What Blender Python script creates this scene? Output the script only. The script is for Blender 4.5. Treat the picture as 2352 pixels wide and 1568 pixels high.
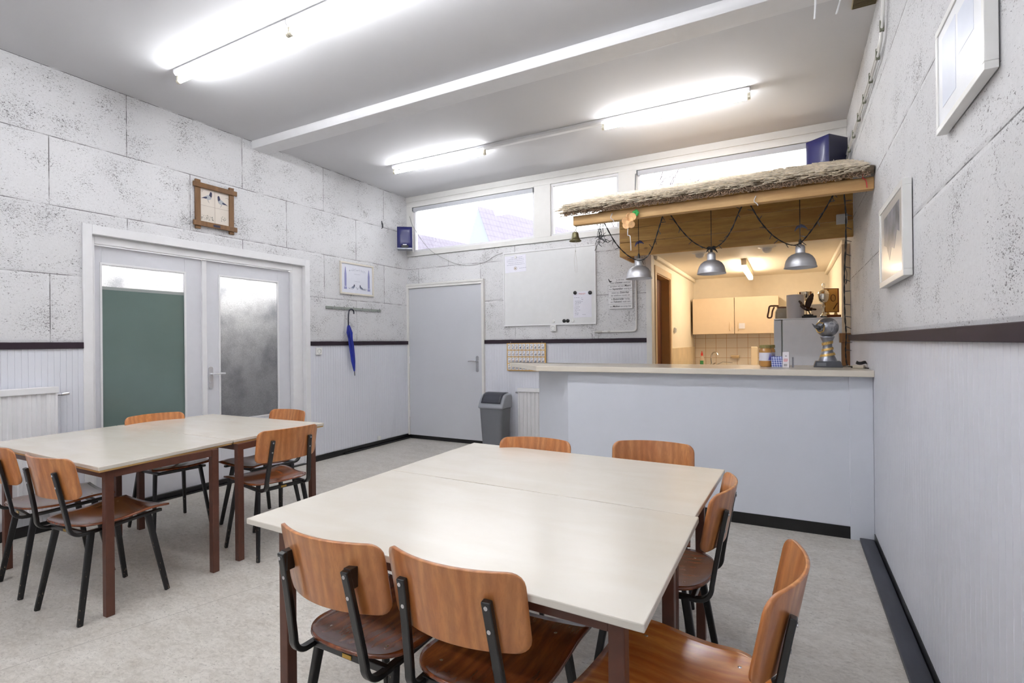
import bpy, bmesh, math, random
from mathutils import Vector, Matrix, Euler
random.seed(7)
for o in list(bpy.data.objects): bpy.data.objects.remove(o)
SC = bpy.context.scene
C = SC.collection
PI = math.pi
R = math.radians

# ------------------------------------------------------------------ camera
f_px, yaw, pitch, roll, EYE = 1191.42, .49182, .0020819, -.0102481, 1.33
cyw, syw = math.cos(yaw), math.sin(yaw)
fw = Vector((-syw, cyw, 0)); rt = Vector((cyw, syw, 0)); up = Vector((0, 0, 1))
fw, up = math.cos(pitch)*fw+math.sin(pitch)*up, -math.sin(pitch)*fw+math.cos(pitch)*up
rt, up = math.cos(roll)*rt+math.sin(roll)*up, -math.sin(roll)*rt+math.cos(roll)*up
cd = bpy.data.cameras.new('camera'); cam = bpy.data.objects.new('camera', cd); C.objects.link(cam)
cd.sensor_width = 36; cd.lens = 36*f_px/2352; cd.clip_start = .02; cd.clip_end = 300
m = Matrix((rt, up, -fw)).transposed().to_4x4(); m.translation = (0, 0, EYE)
cam.matrix_world = m
SC.camera = cam
# ------------------------------------------------------------------ world + exposure
w = bpy.data.worlds.new('overcast_sky'); SC.world = w; w.use_nodes = True
bg = w.node_tree.nodes['Background']; bg.inputs[0].default_value = (.95, .965, 1, 1); bg.inputs[1].default_value = 1.5
SC.view_settings.view_transform = 'Standard'; SC.view_settings.look = 'None'
SC.view_settings.exposure = 2.12; SC.view_settings.gamma = 1; SC.view_settings.use_curve_mapping = False
TUBE = 17.0      # strength of the fluorescent tubes
KTUBE = 11.0     # kitchen fitting
HALL = 34.0      # added hall lamp, unseen behind the frosted doors

XL, XR, YB, YF, ZC = -4.765, .489, 5.79, -3.2, 3.39

# ------------------------------------------------------------------ materials
MATS = {}
def srgb(c):
    return tuple(((v/255)/12.92 if v/255 <= .04045 else ((v/255+.055)/1.055)**2.4) for v in c)+(1,)
def mat(name, col, rough=.5, metal=0, coat=0, spec=.5, emis=None, estr=0, alpha=1, trans=0, noise=None, bump=None, sheen=0):
    """noise=(scale, amount, stretch(x,y,z)); bump=(scale,strength)"""
    if name in MATS: return MATS[name]
    m = bpy.data.materials.new(name); m.use_nodes = True; nt = m.node_tree; b = nt.nodes['Principled BSDF']
    col = srgb(col)
    b.inputs['Base Color'].default_value = col; b.inputs['Roughness'].default_value = rough
    b.inputs['Metallic'].default_value = metal; b.inputs['Coat Weight'].default_value = coat
    b.inputs['Coat Roughness'].default_value = .12
    b.inputs['Specular IOR Level'].default_value = spec; b.inputs['Transmission Weight'].default_value = trans
    if emis: b.inputs['Emission Color'].default_value = srgb(emis); b.inputs['Emission Strength'].default_value = estr
    tc = nt.nodes.new('ShaderNodeTexCoord')
    noise = noise or (14, .018, (1, 1, 1))
    mp = nt.nodes.new('ShaderNodeMapping'); mp.inputs['Scale'].default_value = noise[2]
    nz = nt.nodes.new('ShaderNodeTexNoise'); nz.inputs['Scale'].default_value = noise[0]; nz.inputs['Detail'].default_value = 4
    nt.links.new(tc.outputs['Object'], mp.inputs[0]); nt.links.new(mp.outputs[0], nz.inputs['Vector'])
    mr = nt.nodes.new('ShaderNodeMapRange'); mr.inputs[1].default_value = .3; mr.inputs[2].default_value = .7
    mr.inputs[3].default_value = 1-noise[1]; mr.inputs[4].default_value = 1+noise[1]
    nt.links.new(nz.outputs[0], mr.inputs[0])
    mx = nt.nodes.new('ShaderNodeVectorMath'); mx.operation = 'SCALE'; mx.inputs[0].default_value = col[:3]
    nt.links.new(mr.outputs[0], mx.inputs['Scale']); nt.links.new(mx.outputs[0], b.inputs['Base Color'])
    if bump:
        n2 = nt.nodes.new('ShaderNodeTexNoise'); n2.inputs['Scale'].default_value = bump[0]; n2.inputs['Detail'].default_value = 6
        bp = nt.nodes.new('ShaderNodeBump'); bp.inputs['Strength'].default_value = bump[1]; bp.inputs['Distance'].default_value = .01
        nt.links.new(tc.outputs['Object'], n2.inputs['Vector']); nt.links.new(n2.outputs[0], bp.inputs['Height']); nt.links.new(bp.outputs[0], b.inputs['Normal'])
    MATS[name] = m
    return m
class NT:
    def __init__(s, name):
        s.m = bpy.data.materials.new(name); s.m.use_nodes = True; s.t = s.m.node_tree; s.b = s.t.nodes['Principled BSDF']; MATS[name] = s.m
    def n(s, typ, **kw):
        x = s.t.nodes.new('ShaderNode'+typ)
        for k, v in kw.items():
            if k.startswith('i_'):
                x.inputs[int(k[2:]) if k[2:].isdigit() else k[2:].replace('_', ' ')].default_value = v
            else: setattr(x, k, v)
        return x
    def l(s, a, b): s.t.links.new(a, b)
    def math(s, op, a, b=None, c=None, clamp=False):
        x = s.t.nodes.new('ShaderNodeMath'); x.operation = op; x.use_clamp = clamp
        for i, v in enumerate((a, b, c)):
            if v is None: continue
            if isinstance(v, (int, float)): x.inputs[i].default_value = v
            else: s.l(v, x.inputs[i])
        return x.outputs[0]
    def mix(s, fac, a, b):
        x = s.t.nodes.new('ShaderNodeMix'); x.data_type = 'RGBA'
        for i, v in ((0, fac), (6, a), (7, b)):
            if isinstance(v, (int, float, tuple)): x.inputs[i].default_value = v
            else: s.l(v, x.inputs[i])
        return x.outputs[2]
    def noise(s, vec, scale, detail=4, rough=.5, dist=0):
        x = s.n('TexNoise'); x.inputs['Scale'].default_value = scale; x.inputs['Detail'].default_value = detail
        x.inputs['Roughness'].default_value = rough; x.inputs['Distortion'].default_value = dist
        s.l(vec, x.inputs['Vector']); return x.outputs[0]
    def mapping(s, vec, scale=(1, 1, 1), loc=(0, 0, 0), rot=(0, 0, 0)):
        x = s.n('Mapping'); x.inputs['Scale'].default_value = scale; x.inputs['Location'].default_value = loc; x.inputs['Rotation'].default_value = rot
        s.l(vec, x.inputs[0]); return x.outputs[0]
    def ramp(s, v, lo, hi, a=0., b=1.):
        x = s.n('MapRange'); x.inputs[1].default_value = lo; x.inputs[2].default_value = hi; x.inputs[3].default_value = a; x.inputs[4].default_value = b
        s.l(v, x.inputs[0]); return x.outputs[0]

def plaster(name, axis, phase, dens=.0, vert=1.0):
    """wood-wool cement blocks 1.0145 x .505 m under white paint, dark pores and joints"""
    s = NT(name); tc = s.n('TexCoord').outputs['Object']
    sep = s.n('SeparateXYZ'); s.l(tc, sep.inputs[0])
    h = sep.outputs[0 if axis == 'x' else 1]; z = sep.outputs[2]
    uv = s.n('CombineXYZ'); s.l(h, uv.inputs[0]); s.l(z, uv.inputs[1])
    U = uv.outputs[0]
    W, H = 1.0145, .505
    row = s.math('DIVIDE', s.math('SUBTRACT', z, .355), H)
    rowf = s.math('FLOOR', row)
    par = s.math('MODULO', rowf, 2.0)
    wob = s.math('MULTIPLY', s.math('SUBTRACT', s.noise(U, 3.0), .5), .012)
    col = s.math('DIVIDE', s.math('ADD', s.math('SUBTRACT', h, phase), s.math('MULTIPLY', par, W/2)), W)
    dz = s.math('MULTIPLY', s.math('ABSOLUTE', s.math('SUBTRACT', s.math('FRACT', s.math('ADD', s.math('ADD', row, wob), .5)), .5)), H)
    dx = s.math('MULTIPLY', s.math('ABSOLUTE', s.math('SUBTRACT', s.math('FRACT', s.math('ADD', col, .5)), .5)), W)
    dx = s.math('ADD', dx, (1-vert)*.02)
    d = s.math('MINIMUM', dz, dx)
    crack = s.ramp(d, .0015, .004, 1, 0)
    crack = s.math('MULTIPLY', crack, s.ramp(s.noise(s.mapping(U, (1, 1, 1), (3, 1, 0)), 7, 3), .38, .55, .12, .95), clamp=True)
    groove = s.ramp(d, .004, .018, 1, 0)
    # per block tone
    blk = s.n('CombineXYZ'); s.l(s.math('FLOOR', col), blk.inputs[0]); s.l(rowf, blk.inputs[1])
    wn = s.n('TexWhiteNoise'); s.l(blk.outputs[0], wn.inputs['Vector'])
    # fibre pores: two stretched noises in different directions
    def fib(rot, sc, off):
        v = s.mapping(U, (sc*.58, sc, 1), off, (0, 0, rot))
        return s.noise(v, 1.0, 2.0, .6, 1.2)
    f = s.math('MINIMUM', fib(.6, 125, (0, 0, 0)), s.math('MINIMUM', fib(-.7, 140, (5, 3, 0)), fib(1.9, 120, (9, 2, 4))))
    patch = s.noise(U, 4.2, 4, .6)
    thr = s.ramp(patch, .30, .70, .262+dens, .408+dens)
    pore = s.math('SUBTRACT', thr, f); pore = s.ramp(pore, 0, .025, 0, 1)
    dark = s.math('MAXIMUM', s.math('MULTIPLY', pore, .85), crack)
    tone = s.ramp(wn.outputs[0], 0, 1, .93, 1.0)
    base = s.n('VectorMath', operation='SCALE'); base.inputs[0].default_value = srgb((221, 221, 223))[:3]; s.l(tone, base.inputs['Scale'])
    fine = s.ramp(s.noise(U, 60, 4, .7), .3, .7, .94, 1.03)
    b2 = s.n('VectorMath', operation='SCALE'); s.l(base.outputs[0], b2.inputs[0]); s.l(fine, b2.inputs['Scale'])
    cc = s.mix(dark, b2.outputs[0], srgb((84, 81, 83)))
    s.l(cc, s.b.inputs['Base Color']); s.b.inputs['Roughness'].default_value = .75
    bp = s.n('Bump'); bp.inputs['Strength'].default_value = .6; bp.inputs['Distance'].default_value = .006
    hh = s.math('SUBTRACT', s.math('ADD', s.math('MULTIPLY', s.noise(U, 70, 5, .7), .5), s.math('MULTIPLY', s.noise(U, 9, 3), .5)), s.math('MAXIMUM', s.math('MULTIPLY', pore, .7), s.math('MULTIPLY', groove, .9)))
    s.l(hh, bp.inputs['Height']); s.l(bp.outputs[0], s.b.inputs['Normal'])
    return s.m
M_PL = plaster('rough_plaster_left', 'y', 4.792-1.0145*6)
M_PB = plaster('rough_plaster_back', 'x', -4.065-1.0145*2)
M_PR = plaster('rough_plaster_right', 'y', 5.9-1.0145*6, -.006, 0)

def floor_mat():
    s = NT('linoleum_floor'); tc = s.n('TexCoord').outputs['Object']
    v = s.mapping(tc, (1, 1.8, 1), (0, 0, 0), (0, 0, .35))
    n1 = s.noise(v, 5, 8, .75, .6); n2 = s.noise(v, 34, 6, .75, .8); n3 = s.noise(s.mapping(tc, (1, 2.6, 1), (2, 2, 0), (0, 0, -.5)), 42, 3, .6, 1.8)
    c = s.mix(s.ramp(n1, .35, .65), srgb((184, 178, 169)), srgb((209, 205, 198)))
    c = s.mix(s.ramp(n2, .48, .68, 0, .65), c, srgb((224, 219, 211)))
    c = s.mix(s.ramp(n2, .46, .30, 0, .6), c, srgb((146, 138, 130)))
    c = s.mix(s.math('MULTIPLY', s.ramp(n3, .375, .33, 0, .8), s.ramp(n1, .4, .6)), c, srgb((90, 84, 78)))
    sep = s.n('SeparateXYZ'); s.l(tc, sep.inputs[0])
    # sheet seams
    seam = s.math('ABSOLUTE', s.math('SUBTRACT', s.math('SUBTRACT', sep.outputs[0], s.math('MULTIPLY', sep.outputs[1], .30)), -3.15))
    seam2 = s.math('ABSOLUTE', s.math('ADD', sep.outputs[0], .712))
    c = s.mix(s.ramp(s.math('MINIMUM', seam, seam2), .0012, .003, .55, 0), c, srgb((110, 104, 98)))
    s.l(c, s.b.inputs['Base Color'])
    s.b.inputs['Roughness'].default_value = .40
    bp = s.n('Bump'); bp.inputs['Strength'].default_value = .12; bp.inputs['Distance'].default_value = .002; s.l(n2, bp.inputs['Height']); s.l(bp.outputs[0], s.b.inputs['Normal'])
    return s.m
M_FLOOR = floor_mat()

def wood(name, c1, c2, c3, grain='z', scale=9, rough=.25, coat=.4, stretch=.12, dist=2.5, knot_col=None):
    s = NT(name); tc = s.n('TexCoord').outputs['Object']
    info = s.n('ObjectInfo')
    off = s.n('CombineXYZ'); s.l(s.math('MULTIPLY', info.outputs['Random'], 13.0), off.inputs[0]); s.l(s.math('MULTIPLY', info.outputs['Random'], 7.0), off.inputs[1])
    ad = s.n('VectorMath', operation='ADD'); s.l(tc, ad.inputs[0]); s.l(off.outputs[0], ad.inputs[1])
    sc = {'x': (stretch, 1, 1), 'y': (1, stretch, 1), 'z': (1, 1, stretch)}[grain]
    v = s.mapping(ad.outputs[0], sc)
    big = s.noise(v, scale*.55, 3, .5, dist); line = s.noise(v, scale*9, 4, .65, .4)
    wv = s.n('TexWave', wave_type='BANDS', bands_direction={'x': 'Y', 'y': 'X', 'z': 'X'}[grain]); wv.inputs['Scale'].default_value = scale*.8; wv.inputs['Distortion'].default_value = 9; wv.inputs['Detail'].default_value = 3; wv.inputs['Detail Scale'].default_value = 1.2
    s.l(v, wv.inputs['Vector'])
    c = s.mix(s.ramp(big, .33, .67), srgb(c1), srgb(c2))
    c = s.mix(s.math('MULTIPLY', wv.outputs['Fac'], .45), c, srgb(c3))
    c = s.mix(s.ramp(line, .42, .62, 0, .30), c, srgb(c3))
    if knot_col:  # dark knots scattered through the wood colour
        vo = s.n('TexVoronoi'); vo.inputs['Scale'].default_value = 1.0; s.l(s.mapping(ad.outputs[0], (4.2, 3, 7.5)), vo.inputs['Vector'])
        c = s.mix(s.ramp(vo.outputs['Distance'], .045, .13, .85, 0), c, srgb(knot_col))
    s.l(c, s.b.inputs['Base Color']); s.b.inputs['Roughness'].default_value = rough; s.b.inputs['Coat Weight'].default_value = coat; s.b.inputs['Coat Roughness'].default_value = .15
    bp = s.n('Bump'); bp.inputs['Strength'].default_value = .06; bp.inputs['Distance'].default_value = .002; s.l(line, bp.inputs['Height']); s.l(bp.outputs[0], s.b.inputs['Normal'])
    return s.m
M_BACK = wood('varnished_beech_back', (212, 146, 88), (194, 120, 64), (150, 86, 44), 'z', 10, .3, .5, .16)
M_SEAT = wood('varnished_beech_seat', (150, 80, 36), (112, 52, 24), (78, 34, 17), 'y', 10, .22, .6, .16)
M_SEATL = wood('light_beech_seat', (214, 140, 66), (190, 108, 44), (150, 76, 30), 'y', 9, .22, .6, .16)
M_PINE = wood('pine_planks', (222, 180, 108), (204, 156, 82), (160, 108, 50), 'x', 8, .55, .0, .10, knot_col=(70, 40, 20))
M_PINE2 = wood('pine_beam', (218, 180, 124), (202, 160, 102), (170, 126, 74), 'x', 8, .55, .0, .10)
M_POST = wood('brown_post_wood', (150, 104, 54), (126, 82, 38), (90, 56, 26), 'z', 8, .5, .0, .10)
M_OAK = wood('oak_frame', (136, 98, 58), (118, 82, 46), (92, 62, 34), 'z', 14, .5, .1, .12)
M_LBOARD = wood('light_number_board', (216, 178, 112), (206, 165, 98), (188, 144, 80), 'x', 12, .5, .1, .1)
M_PLY = mat('plywood_edge', (196, 158, 98), .6)
M_DOORBR = wood('brown_door_wood', (118, 66, 34), (104, 56, 28), (86, 44, 22), 'z', 8, .5, .1, .1)

def tabletop_mat():
    s = NT('cream_laminate'); tc = s.n('TexCoord').outputs['Object']
    v = s.mapping(tc, (1, 2.2, 1)); n = s.noise(v, 2.6, 5, .55, .3); n2 = s.noise(s.mapping(tc, (.6, 5, 1)), 16, 4, .6)
    c = s.mix(s.ramp(n, .35, .68), srgb((208, 201, 188)), srgb((214, 209, 199)))
    c = s.mix(s.ramp(n2, .50, .8, 0, .22), c, srgb((212, 203, 186)))
    s.l(c, s.b.inputs['Base Color']); s.b.inputs['Roughness'].default_value = .24; s.b.inputs['Specular IOR Level'].default_value = .5
    return s.m
M_TOP = tabletop_mat()
M_TUBEBROWN = mat('brown_steel', (90, 52, 38), .38, noise=(30, .12, (1, 1, 1)))
M_BLACK = mat('black_enamel', (16, 16, 18), .28, coat=.3, noise=(60, .3, (1, 1, 1)))
M_LEGB = None
def chipped():
    s = NT('chipped_black_enamel'); tc = s.n('TexCoord').outputs['Object']
    n = s.noise(s.mapping(tc, (1, 1, .35)), 95, 4, .7); sep = s.n('SeparateXYZ'); s.l(tc, sep.inputs[0])
    lo = s.ramp(sep.outputs[2], .32, .02, 0, .07)
    k = s.ramp(s.math('ADD', n, lo), .69, .71)
    c = s.mix(k, srgb((17, 17, 19)), srgb((150, 128, 108)))
    s.l(c, s.b.inputs['Base Color']); s.b.inputs['Roughness'].default_value = .32
    return s.m
M_LEGB = chipped()
M_CEIL = mat('ceiling_paint', (206, 206, 209), .8, noise=(1.5, .015, (1, 1, 1)))
M_WHITE = mat('white_gloss_paint', (226, 226, 228), .4)
M_WHITE2 = mat('white_frame_paint', (222, 221, 218), .45)
M_PANEL = mat('blue_grey_paneling', (216, 218, 226), .45, noise=(2.5, .03, (1, 1, .3)))
M_GREYDOOR = mat('grey_door_paint', (198, 200, 206), .45, noise=(2, .015, (1, 1, 1)))
M_LDOOR = mat('pale_grey_door_paint', (212, 213, 219), .4)
M_CTR = mat('counter_blue_grey_paint', (214, 218, 227), .45, noise=(3, .02, (1, 1, 1)))
M_RAIL = mat('dark_aubergine_rail', (46, 34, 44), .6, spec=.3, noise=(8, .15, (1, 1, 1)))
M_BASE = mat('black_skirting', (14, 14, 16), .35, bump=(40, .1), noise=(20, .4, (1, 1, 1)))
M_DUCT = mat('slate_duct', (52, 54, 64), .4, noise=(25, .25, (1, .2, 1)))
M_CTOP = mat('beige_worktop', (222, 214, 200), .22, noise=(8, .015, (1, 1, 1)))
M_CHROME = mat('brushed_chrome', (205, 205, 208), .25, metal=1)
M_ALU = mat('spun_aluminium', (214, 215, 220), .42, metal=.75, noise=(60, .06, (.1, .1, 1)))
M_ALUIN = mat('lamp_inside_white', (196, 198, 202), .5)
M_PLASTW = mat('white_plastic', (232, 232, 230), .35)
M_BLACKP = mat('black_plastic', (22, 22, 24), .4)
M_NAVY = mat('navy_speaker_front', (24, 28, 96), .35, coat=.2)
M_NAVYS = mat('dark_navy_speaker_side', (20, 20, 58), .3, coat=.3)
M_TUBE = mat('fluorescent_tube', (255, 255, 255), .5, emis=(250, 251, 253), estr=TUBE)
M_KTUBE = mat('warm_diffuser', (255, 240, 215), .5, emis=(255, 234, 205), estr=KTUBE)
M_HALL = mat('added_hall_tube', (255, 255, 255), .5, emis=(255, 252, 244), estr=HALL)
M_CREAM = mat('cream_kitchen_paint', (240, 231, 214), .6)
M_CAB = mat('cabinet_laminate', (226, 206, 180), .4)
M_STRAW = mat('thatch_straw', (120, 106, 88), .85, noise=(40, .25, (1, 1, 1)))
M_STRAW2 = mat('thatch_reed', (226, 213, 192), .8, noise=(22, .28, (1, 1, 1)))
M_GLASS = None
def glass():
    s = NT('window_glass'); t = s.t; t.nodes.remove(s.b); out = t.nodes['Material Output']
    tr = s.n('BsdfTransparent'); gl = s.n('BsdfGlossy'); gl.inputs['Roughness'].default_value = .02
    fr = s.n('Fresnel'); fr.inputs[0].default_value = 1.45
    mx = s.n('MixShader'); s.l(fr.outputs[0], mx.inputs[0]); s.l(tr.outputs[0], mx.inputs[1]); s.l(gl.outputs[0], mx.inputs[2]); s.l(mx.outputs[0], out.inputs[0])
    return s.m
M_GLASS = glass()
def frosted():
    s = NT('frosted_glass'); t = s.t; t.nodes.remove(s.b); out = t.nodes['Material Output']
    tc = s.n('TexCoord').outputs['Object']
    tr = s.n('BsdfTranslucent'); n = s.noise(tc, 170, 4, .8); n2 = s.noise(tc, 5, 5, .6)
    c = s.mix(s.ramp(n, .35, .65), srgb((176, 178, 182)), srgb((240, 240, 242))); c = s.mix(s.ramp(n2, .45, .7, 0, .55), c, srgb((128, 130, 140)))
    s.l(c, tr.inputs[0])
    gl = s.n('BsdfGlossy'); gl.inputs['Roughness'].default_value = .28
    df = s.n('BsdfDiffuse'); df.inputs[0].default_value = srgb((110, 112, 120))
    m0 = s.n('MixShader'); m0.inputs[0].default_value = .22; s.l(tr.outputs[0], m0.inputs[1]); s.l(df.outputs[0], m0.inputs[2])
    mx = s.n('MixShader'); mx.inputs[0].default_value = .07
    s.l(m0.outputs[0], mx.inputs[1]); s.l(gl.outputs[0], mx.inputs[2]); s.l(mx.outputs[0], out.inputs[0])
    return s.m
M_FROST = frosted()
M_GREENP = mat('green_grey_board', (104, 122, 117), .16, spec=.6, noise=(3, .05, (1, 1, 1)))

# ------------------------------------------------------------------ mesh helpers
class MB:
    def __init__(s): s.b = bmesh.new()
    def box(s, x0, x1, y0, y1, z0, z1, M=None):
        vs = [s.b.verts.new(Vector(p) if M is None else M@Vector(p)) for p in ((x0,y0,z0),(x1,y0,z0),(x1,y1,z0),(x0,y1,z0),(x0,y0,z1),(x1,y0,z1),(x1,y1,z1),(x0,y1,z1))]
        for f in ((0,3,2,1),(4,5,6,7),(0,1,5,4),(1,2,6,5),(2,3,7,6),(3,0,4,7)): s.b.faces.new([vs[i] for i in f])
        return s
    def bar(s, p0, p1, w, h, upv=(0, 0, 1), w1=None, h1=None):
        p0, p1 = Vector(p0), Vector(p1); d = (p1-p0).normalized(); u = Vector(upv); sx = d.cross(u)
        if sx.length < 1e-4: sx = d.cross(Vector((1, 0, 0)))
        sx.normalize(); uu = sx.cross(d); w1 = w1 or w; h1 = h1 or h
        vs = [s.b.verts.new(p+sx*a*ww/2+uu*b*hh/2) for p, ww, hh in ((p0, w, h), (p1, w1, h1)) for a, b in ((-1,-1),(1,-1),(1,1),(-1,1))]
        for f in ((0,1,2,3),(7,6,5,4),(0,4,5,1),(1,5,6,2),(2,6,7,3),(3,7,4,0)): s.b.faces.new([vs[i] for i in f])
        return s
    def tube(s, pts, r, seg=8, caps=True, r1=None):
        pts = [Vector(p) for p in pts]; n = len(pts); rings = []
        t0 = (pts[1]-pts[0]).normalized(); nrm = t0.orthogonal().normalized()
        for i, p in enumerate(pts):
            t = ((pts[min(i+1, n-1)]-pts[max(i-1, 0)])); t = t.normalized() if t.length > 1e-9 else t0
            nrm = (nrm-t*nrm.dot(t)); nrm = nrm.normalized() if nrm.length > 1e-6 else t.orthogonal().normalized()
            bn = t.cross(nrm); rr = r if r1 is None else r+(r1-r)*i/(n-1)
            if isinstance(r, (list, tuple)): rr = r[i]
            rings.append([s.b.verts.new(p+(nrm*math.cos(2*PI*k/seg)+bn*math.sin(2*PI*k/seg))*rr) for k in range(seg)])
        for a, b in zip(rings, rings[1:]):
            for k in range(seg): s.b.faces.new((a[k], a[(k+1) % seg], b[(k+1) % seg], b[k]))
        if caps: s.b.faces.new(rings[0][::-1]); s.b.faces.new(rings[-1])
        return s
    def lathe(s, prof, seg=32, c=(0, 0, 0), caps=True, sx=1, sy=1, M=None):
        c = Vector(c); rings = []
        for r, z in prof:
            if r < 1e-5: q = c+Vector((0, 0, z)); rings.append([s.b.verts.new(M@q if M else q)]); continue
            ring = []
            for k in range(seg):
                q = c+Vector((r*sx*math.cos(2*PI*k/seg), r*sy*math.sin(2*PI*k/seg), z)); ring.append(s.b.verts.new(M@q if M else q))
            rings.append(ring)
        for a, b in zip(rings, rings[1:]):
            for k in range(seg):
                k2 = (k+1) % seg
                if len(a) == 1 and len(b) == 1: continue
                if len(a) == 1: s.b.faces.new((a[0], b[k2], b[k]))
                elif len(b) == 1: s.b.faces.new((a[k], a[k2], b[0]))
                else: s.b.faces.new((a[k], a[k2], b[k2], b[k]))
        if caps:
            if len(rings[0]) > 1: s.b.faces.new(rings[0][::-1])
            if len(rings[-1]) > 1: s.b.faces.new(rings[-1])
        return s
    def prism(s, poly, M, d0, d1):
        """poly of (a,b); M(a,b,d)->Vector"""
        A = [s.b.verts.new(M(a, b, d0)) for a, b in poly]; B = [s.b.verts.new(M(a, b, d1)) for a, b in poly]
        s.b.faces.new(A[::-1]); s.b.faces.new(B); n = len(poly)
        for i in range(n): s.b.faces.new((A[i], A[(i+1) % n], B[(i+1) % n], B[i]))
        return s
    def grid(s, fn, nu, nv):
        V = [[s.b.verts.new(fn(i/nu, j/nv)) for i in range(nu+1)] for j in range(nv+1)]
        for j in range(nv):
            for i in range(nu): s.b.faces.new((V[j][i], V[j][i+1], V[j+1][i+1], V[j+1][i]))
        return s
    def sphere(s, c, r, sc=(1, 1, 1), seg=16, rings=10, rot=None):
        M = Matrix.Translation(c) @ (rot.to_matrix().to_4x4() if rot else Matrix()) @ Matrix.Diagonal((r*sc[0], r*sc[1], r*sc[2], 1))
        bmesh.ops.create_uvsphere(s.b, u_segments=seg, v_segments=rings, radius=1, matrix=M); return s
    def done(s, name, m, parent=None, smooth=False, bevel=0, solid=0, sub=0, weld=0, angle=35):
        bmesh.ops.recalc_face_normals(s.b, faces=s.b.faces[:])
        me = bpy.data.meshes.new(name); s.b.to_mesh(me); s.b.free()
        o = bpy.data.objects.new(name, me); C.objects.link(o)
        for mm in (m if isinstance(m, (list, tuple)) else [m]): me.materials.append(mm)
        if parent: o.parent = parent
        if smooth:
            me.shade_smooth()
            me.set_sharp_from_angle(angle=R(angle))
        if solid: md = o.modifiers.new('solid', 'SOLIDIFY'); md.thickness = solid; md.offset = 0
        if sub: md = o.modifiers.new('sub', 'SUBSURF'); md.levels = sub; md.render_levels = sub
        if bevel:
            md = o.modifiers.new('bevel', 'BEVEL'); md.width = bevel; md.segments = 2; md.limit_method = 'ANGLE'; md.angle_limit = R(40)
        return o
def tag(o, label, cat, group=None, kind=None):
    o['label'] = label; o['category'] = cat
    if group: o['group'] = group
    if kind: o['kind'] = kind
    return o
def thing(name, label, cat, loc=(0, 0, 0), rot=0, group=None):
    o = bpy.data.objects.new(name, None); C.objects.link(o); o.empty_display_size = .1
    o.location = loc; o.rotation_euler = (0, 0, rot) if isinstance(rot, (int, float)) else rot
    return tag(o, label, cat, group)
def struct(o): o['kind'] = 'structure'; return o
def dup(root, loc=None, rot=None, label=None, group=None):
    def cp(o, par):
        n = o.copy(); C.objects.link(n); n.parent = par
        for ch in list(o.children): cp(ch, n)
        return n
    r = cp(root, None)
    if loc is not None: r.location = loc
    if rot is not None: r.rotation_euler = (0, 0, rot) if isinstance(rot, (int, float)) else rot
    if label: r['label'] = label
    if group: r['group'] = group
    return r
def text(body, size, m, parent, M, name='lettering', align='LEFT', shear=0, bold=0, depth=.0006, xs=1):
    cu = bpy.data.curves.new(name, 'FONT'); cu.body = body; cu.size = size; cu.align_x = align; cu.shear = shear; cu.offset = bold; cu.extrude = depth
    t = bpy.data.objects.new('tmp', cu); C.objects.link(t)
    dg = bpy.context.evaluated_depsgraph_get(); me = bpy.data.meshes.new_from_object(t.evaluated_get(dg)); bpy.data.objects.remove(t)
    me.materials.clear(); me.materials.append(m); me.transform(M @ Matrix.Scale(xs, 4, (1, 0, 0))); me.name = name
    o = bpy.data.objects.new(name, me); C.objects.link(o)
    if parent: o.parent = parent
    return o
def wallM(side, h, z, d):
    """text/plane matrix on wall: local x->right as seen, y->up, z->into room"""
    if side == 'back': X, Z, P = Vector((1, 0, 0)), Vector((0, -1, 0)), Vector((h, YB-d, z))
    if side == 'left': X, Z, P = Vector((0, 1, 0)), Vector((1, 0, 0)), Vector((XL+d, h, z))
    if side == 'right': X, Z, P = Vector((0, -1, 0)), Vector((-1, 0, 0)), Vector((XR-d, h, z))
    M = Matrix((X, Vector((0, 0, 1)), Z)).transposed().to_4x4(); M.translation = P
    return M
def rrect(x0, x1, y0, y1, r, n=5):
    pts = []
    for cx, cy, a in ((x1-r, y0+r, -90), (x1-r, y1-r, 0), (x0+r, y1-r, 90), (x0+r, y0+r, 180)):
        for k in range(n+1):
            t = R(a+90*k/n); pts.append((cx+r*math.cos(t), cy+r*math.sin(t)))
    return pts

# ================================================================== SETTING
T = .12
b = MB().box(XL-T, XR+T, YF-T, YB+3.1, -.1, 0); struct(b.done('floor', M_FLOOR))
b = MB().box(XL-T, XR+T, YF-T, YB+T, ZC, ZC+.1); struct(b.done('ceiling', M_CEIL))
# left wall with double-door opening
D0, D1, DZ = 1.995, 4.01, 2.215
b = MB().box(XL-T, XL, YF-T, D0, 0, ZC).box(XL-T, XL, D1, YB+T, 0, ZC).box(XL-T, XL, D0, D1, DZ, ZC)
struct(b.done('wall_left', M_PL))
# back wall: below windows, above opening, jambs
OP0 = -1.343          # kitchen opening
WZ0, WZ1 = 2.55, ZC
b = MB().box(XL, OP0, YB, YB+T, 0, WZ0).box(OP0, XR, YB, YB+T, 2.30, WZ0)
struct(b.done('wall_back', M_PB))
b = MB().box(XR, XR+T, YF-T, YB+T, 0, ZC); struct(b.done('wall_right', M_PR))
b = MB().box(XL-T, XR+T, YF-T, YF, 0, ZC); struct(b.done('wall_front', M_PL))
# ceiling beam
b = MB().box(XL, XR, 3.376, 3.56, 3.308, ZC); struct(b.done('ceiling_beam', M_WHITE, bevel=.004))

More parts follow.
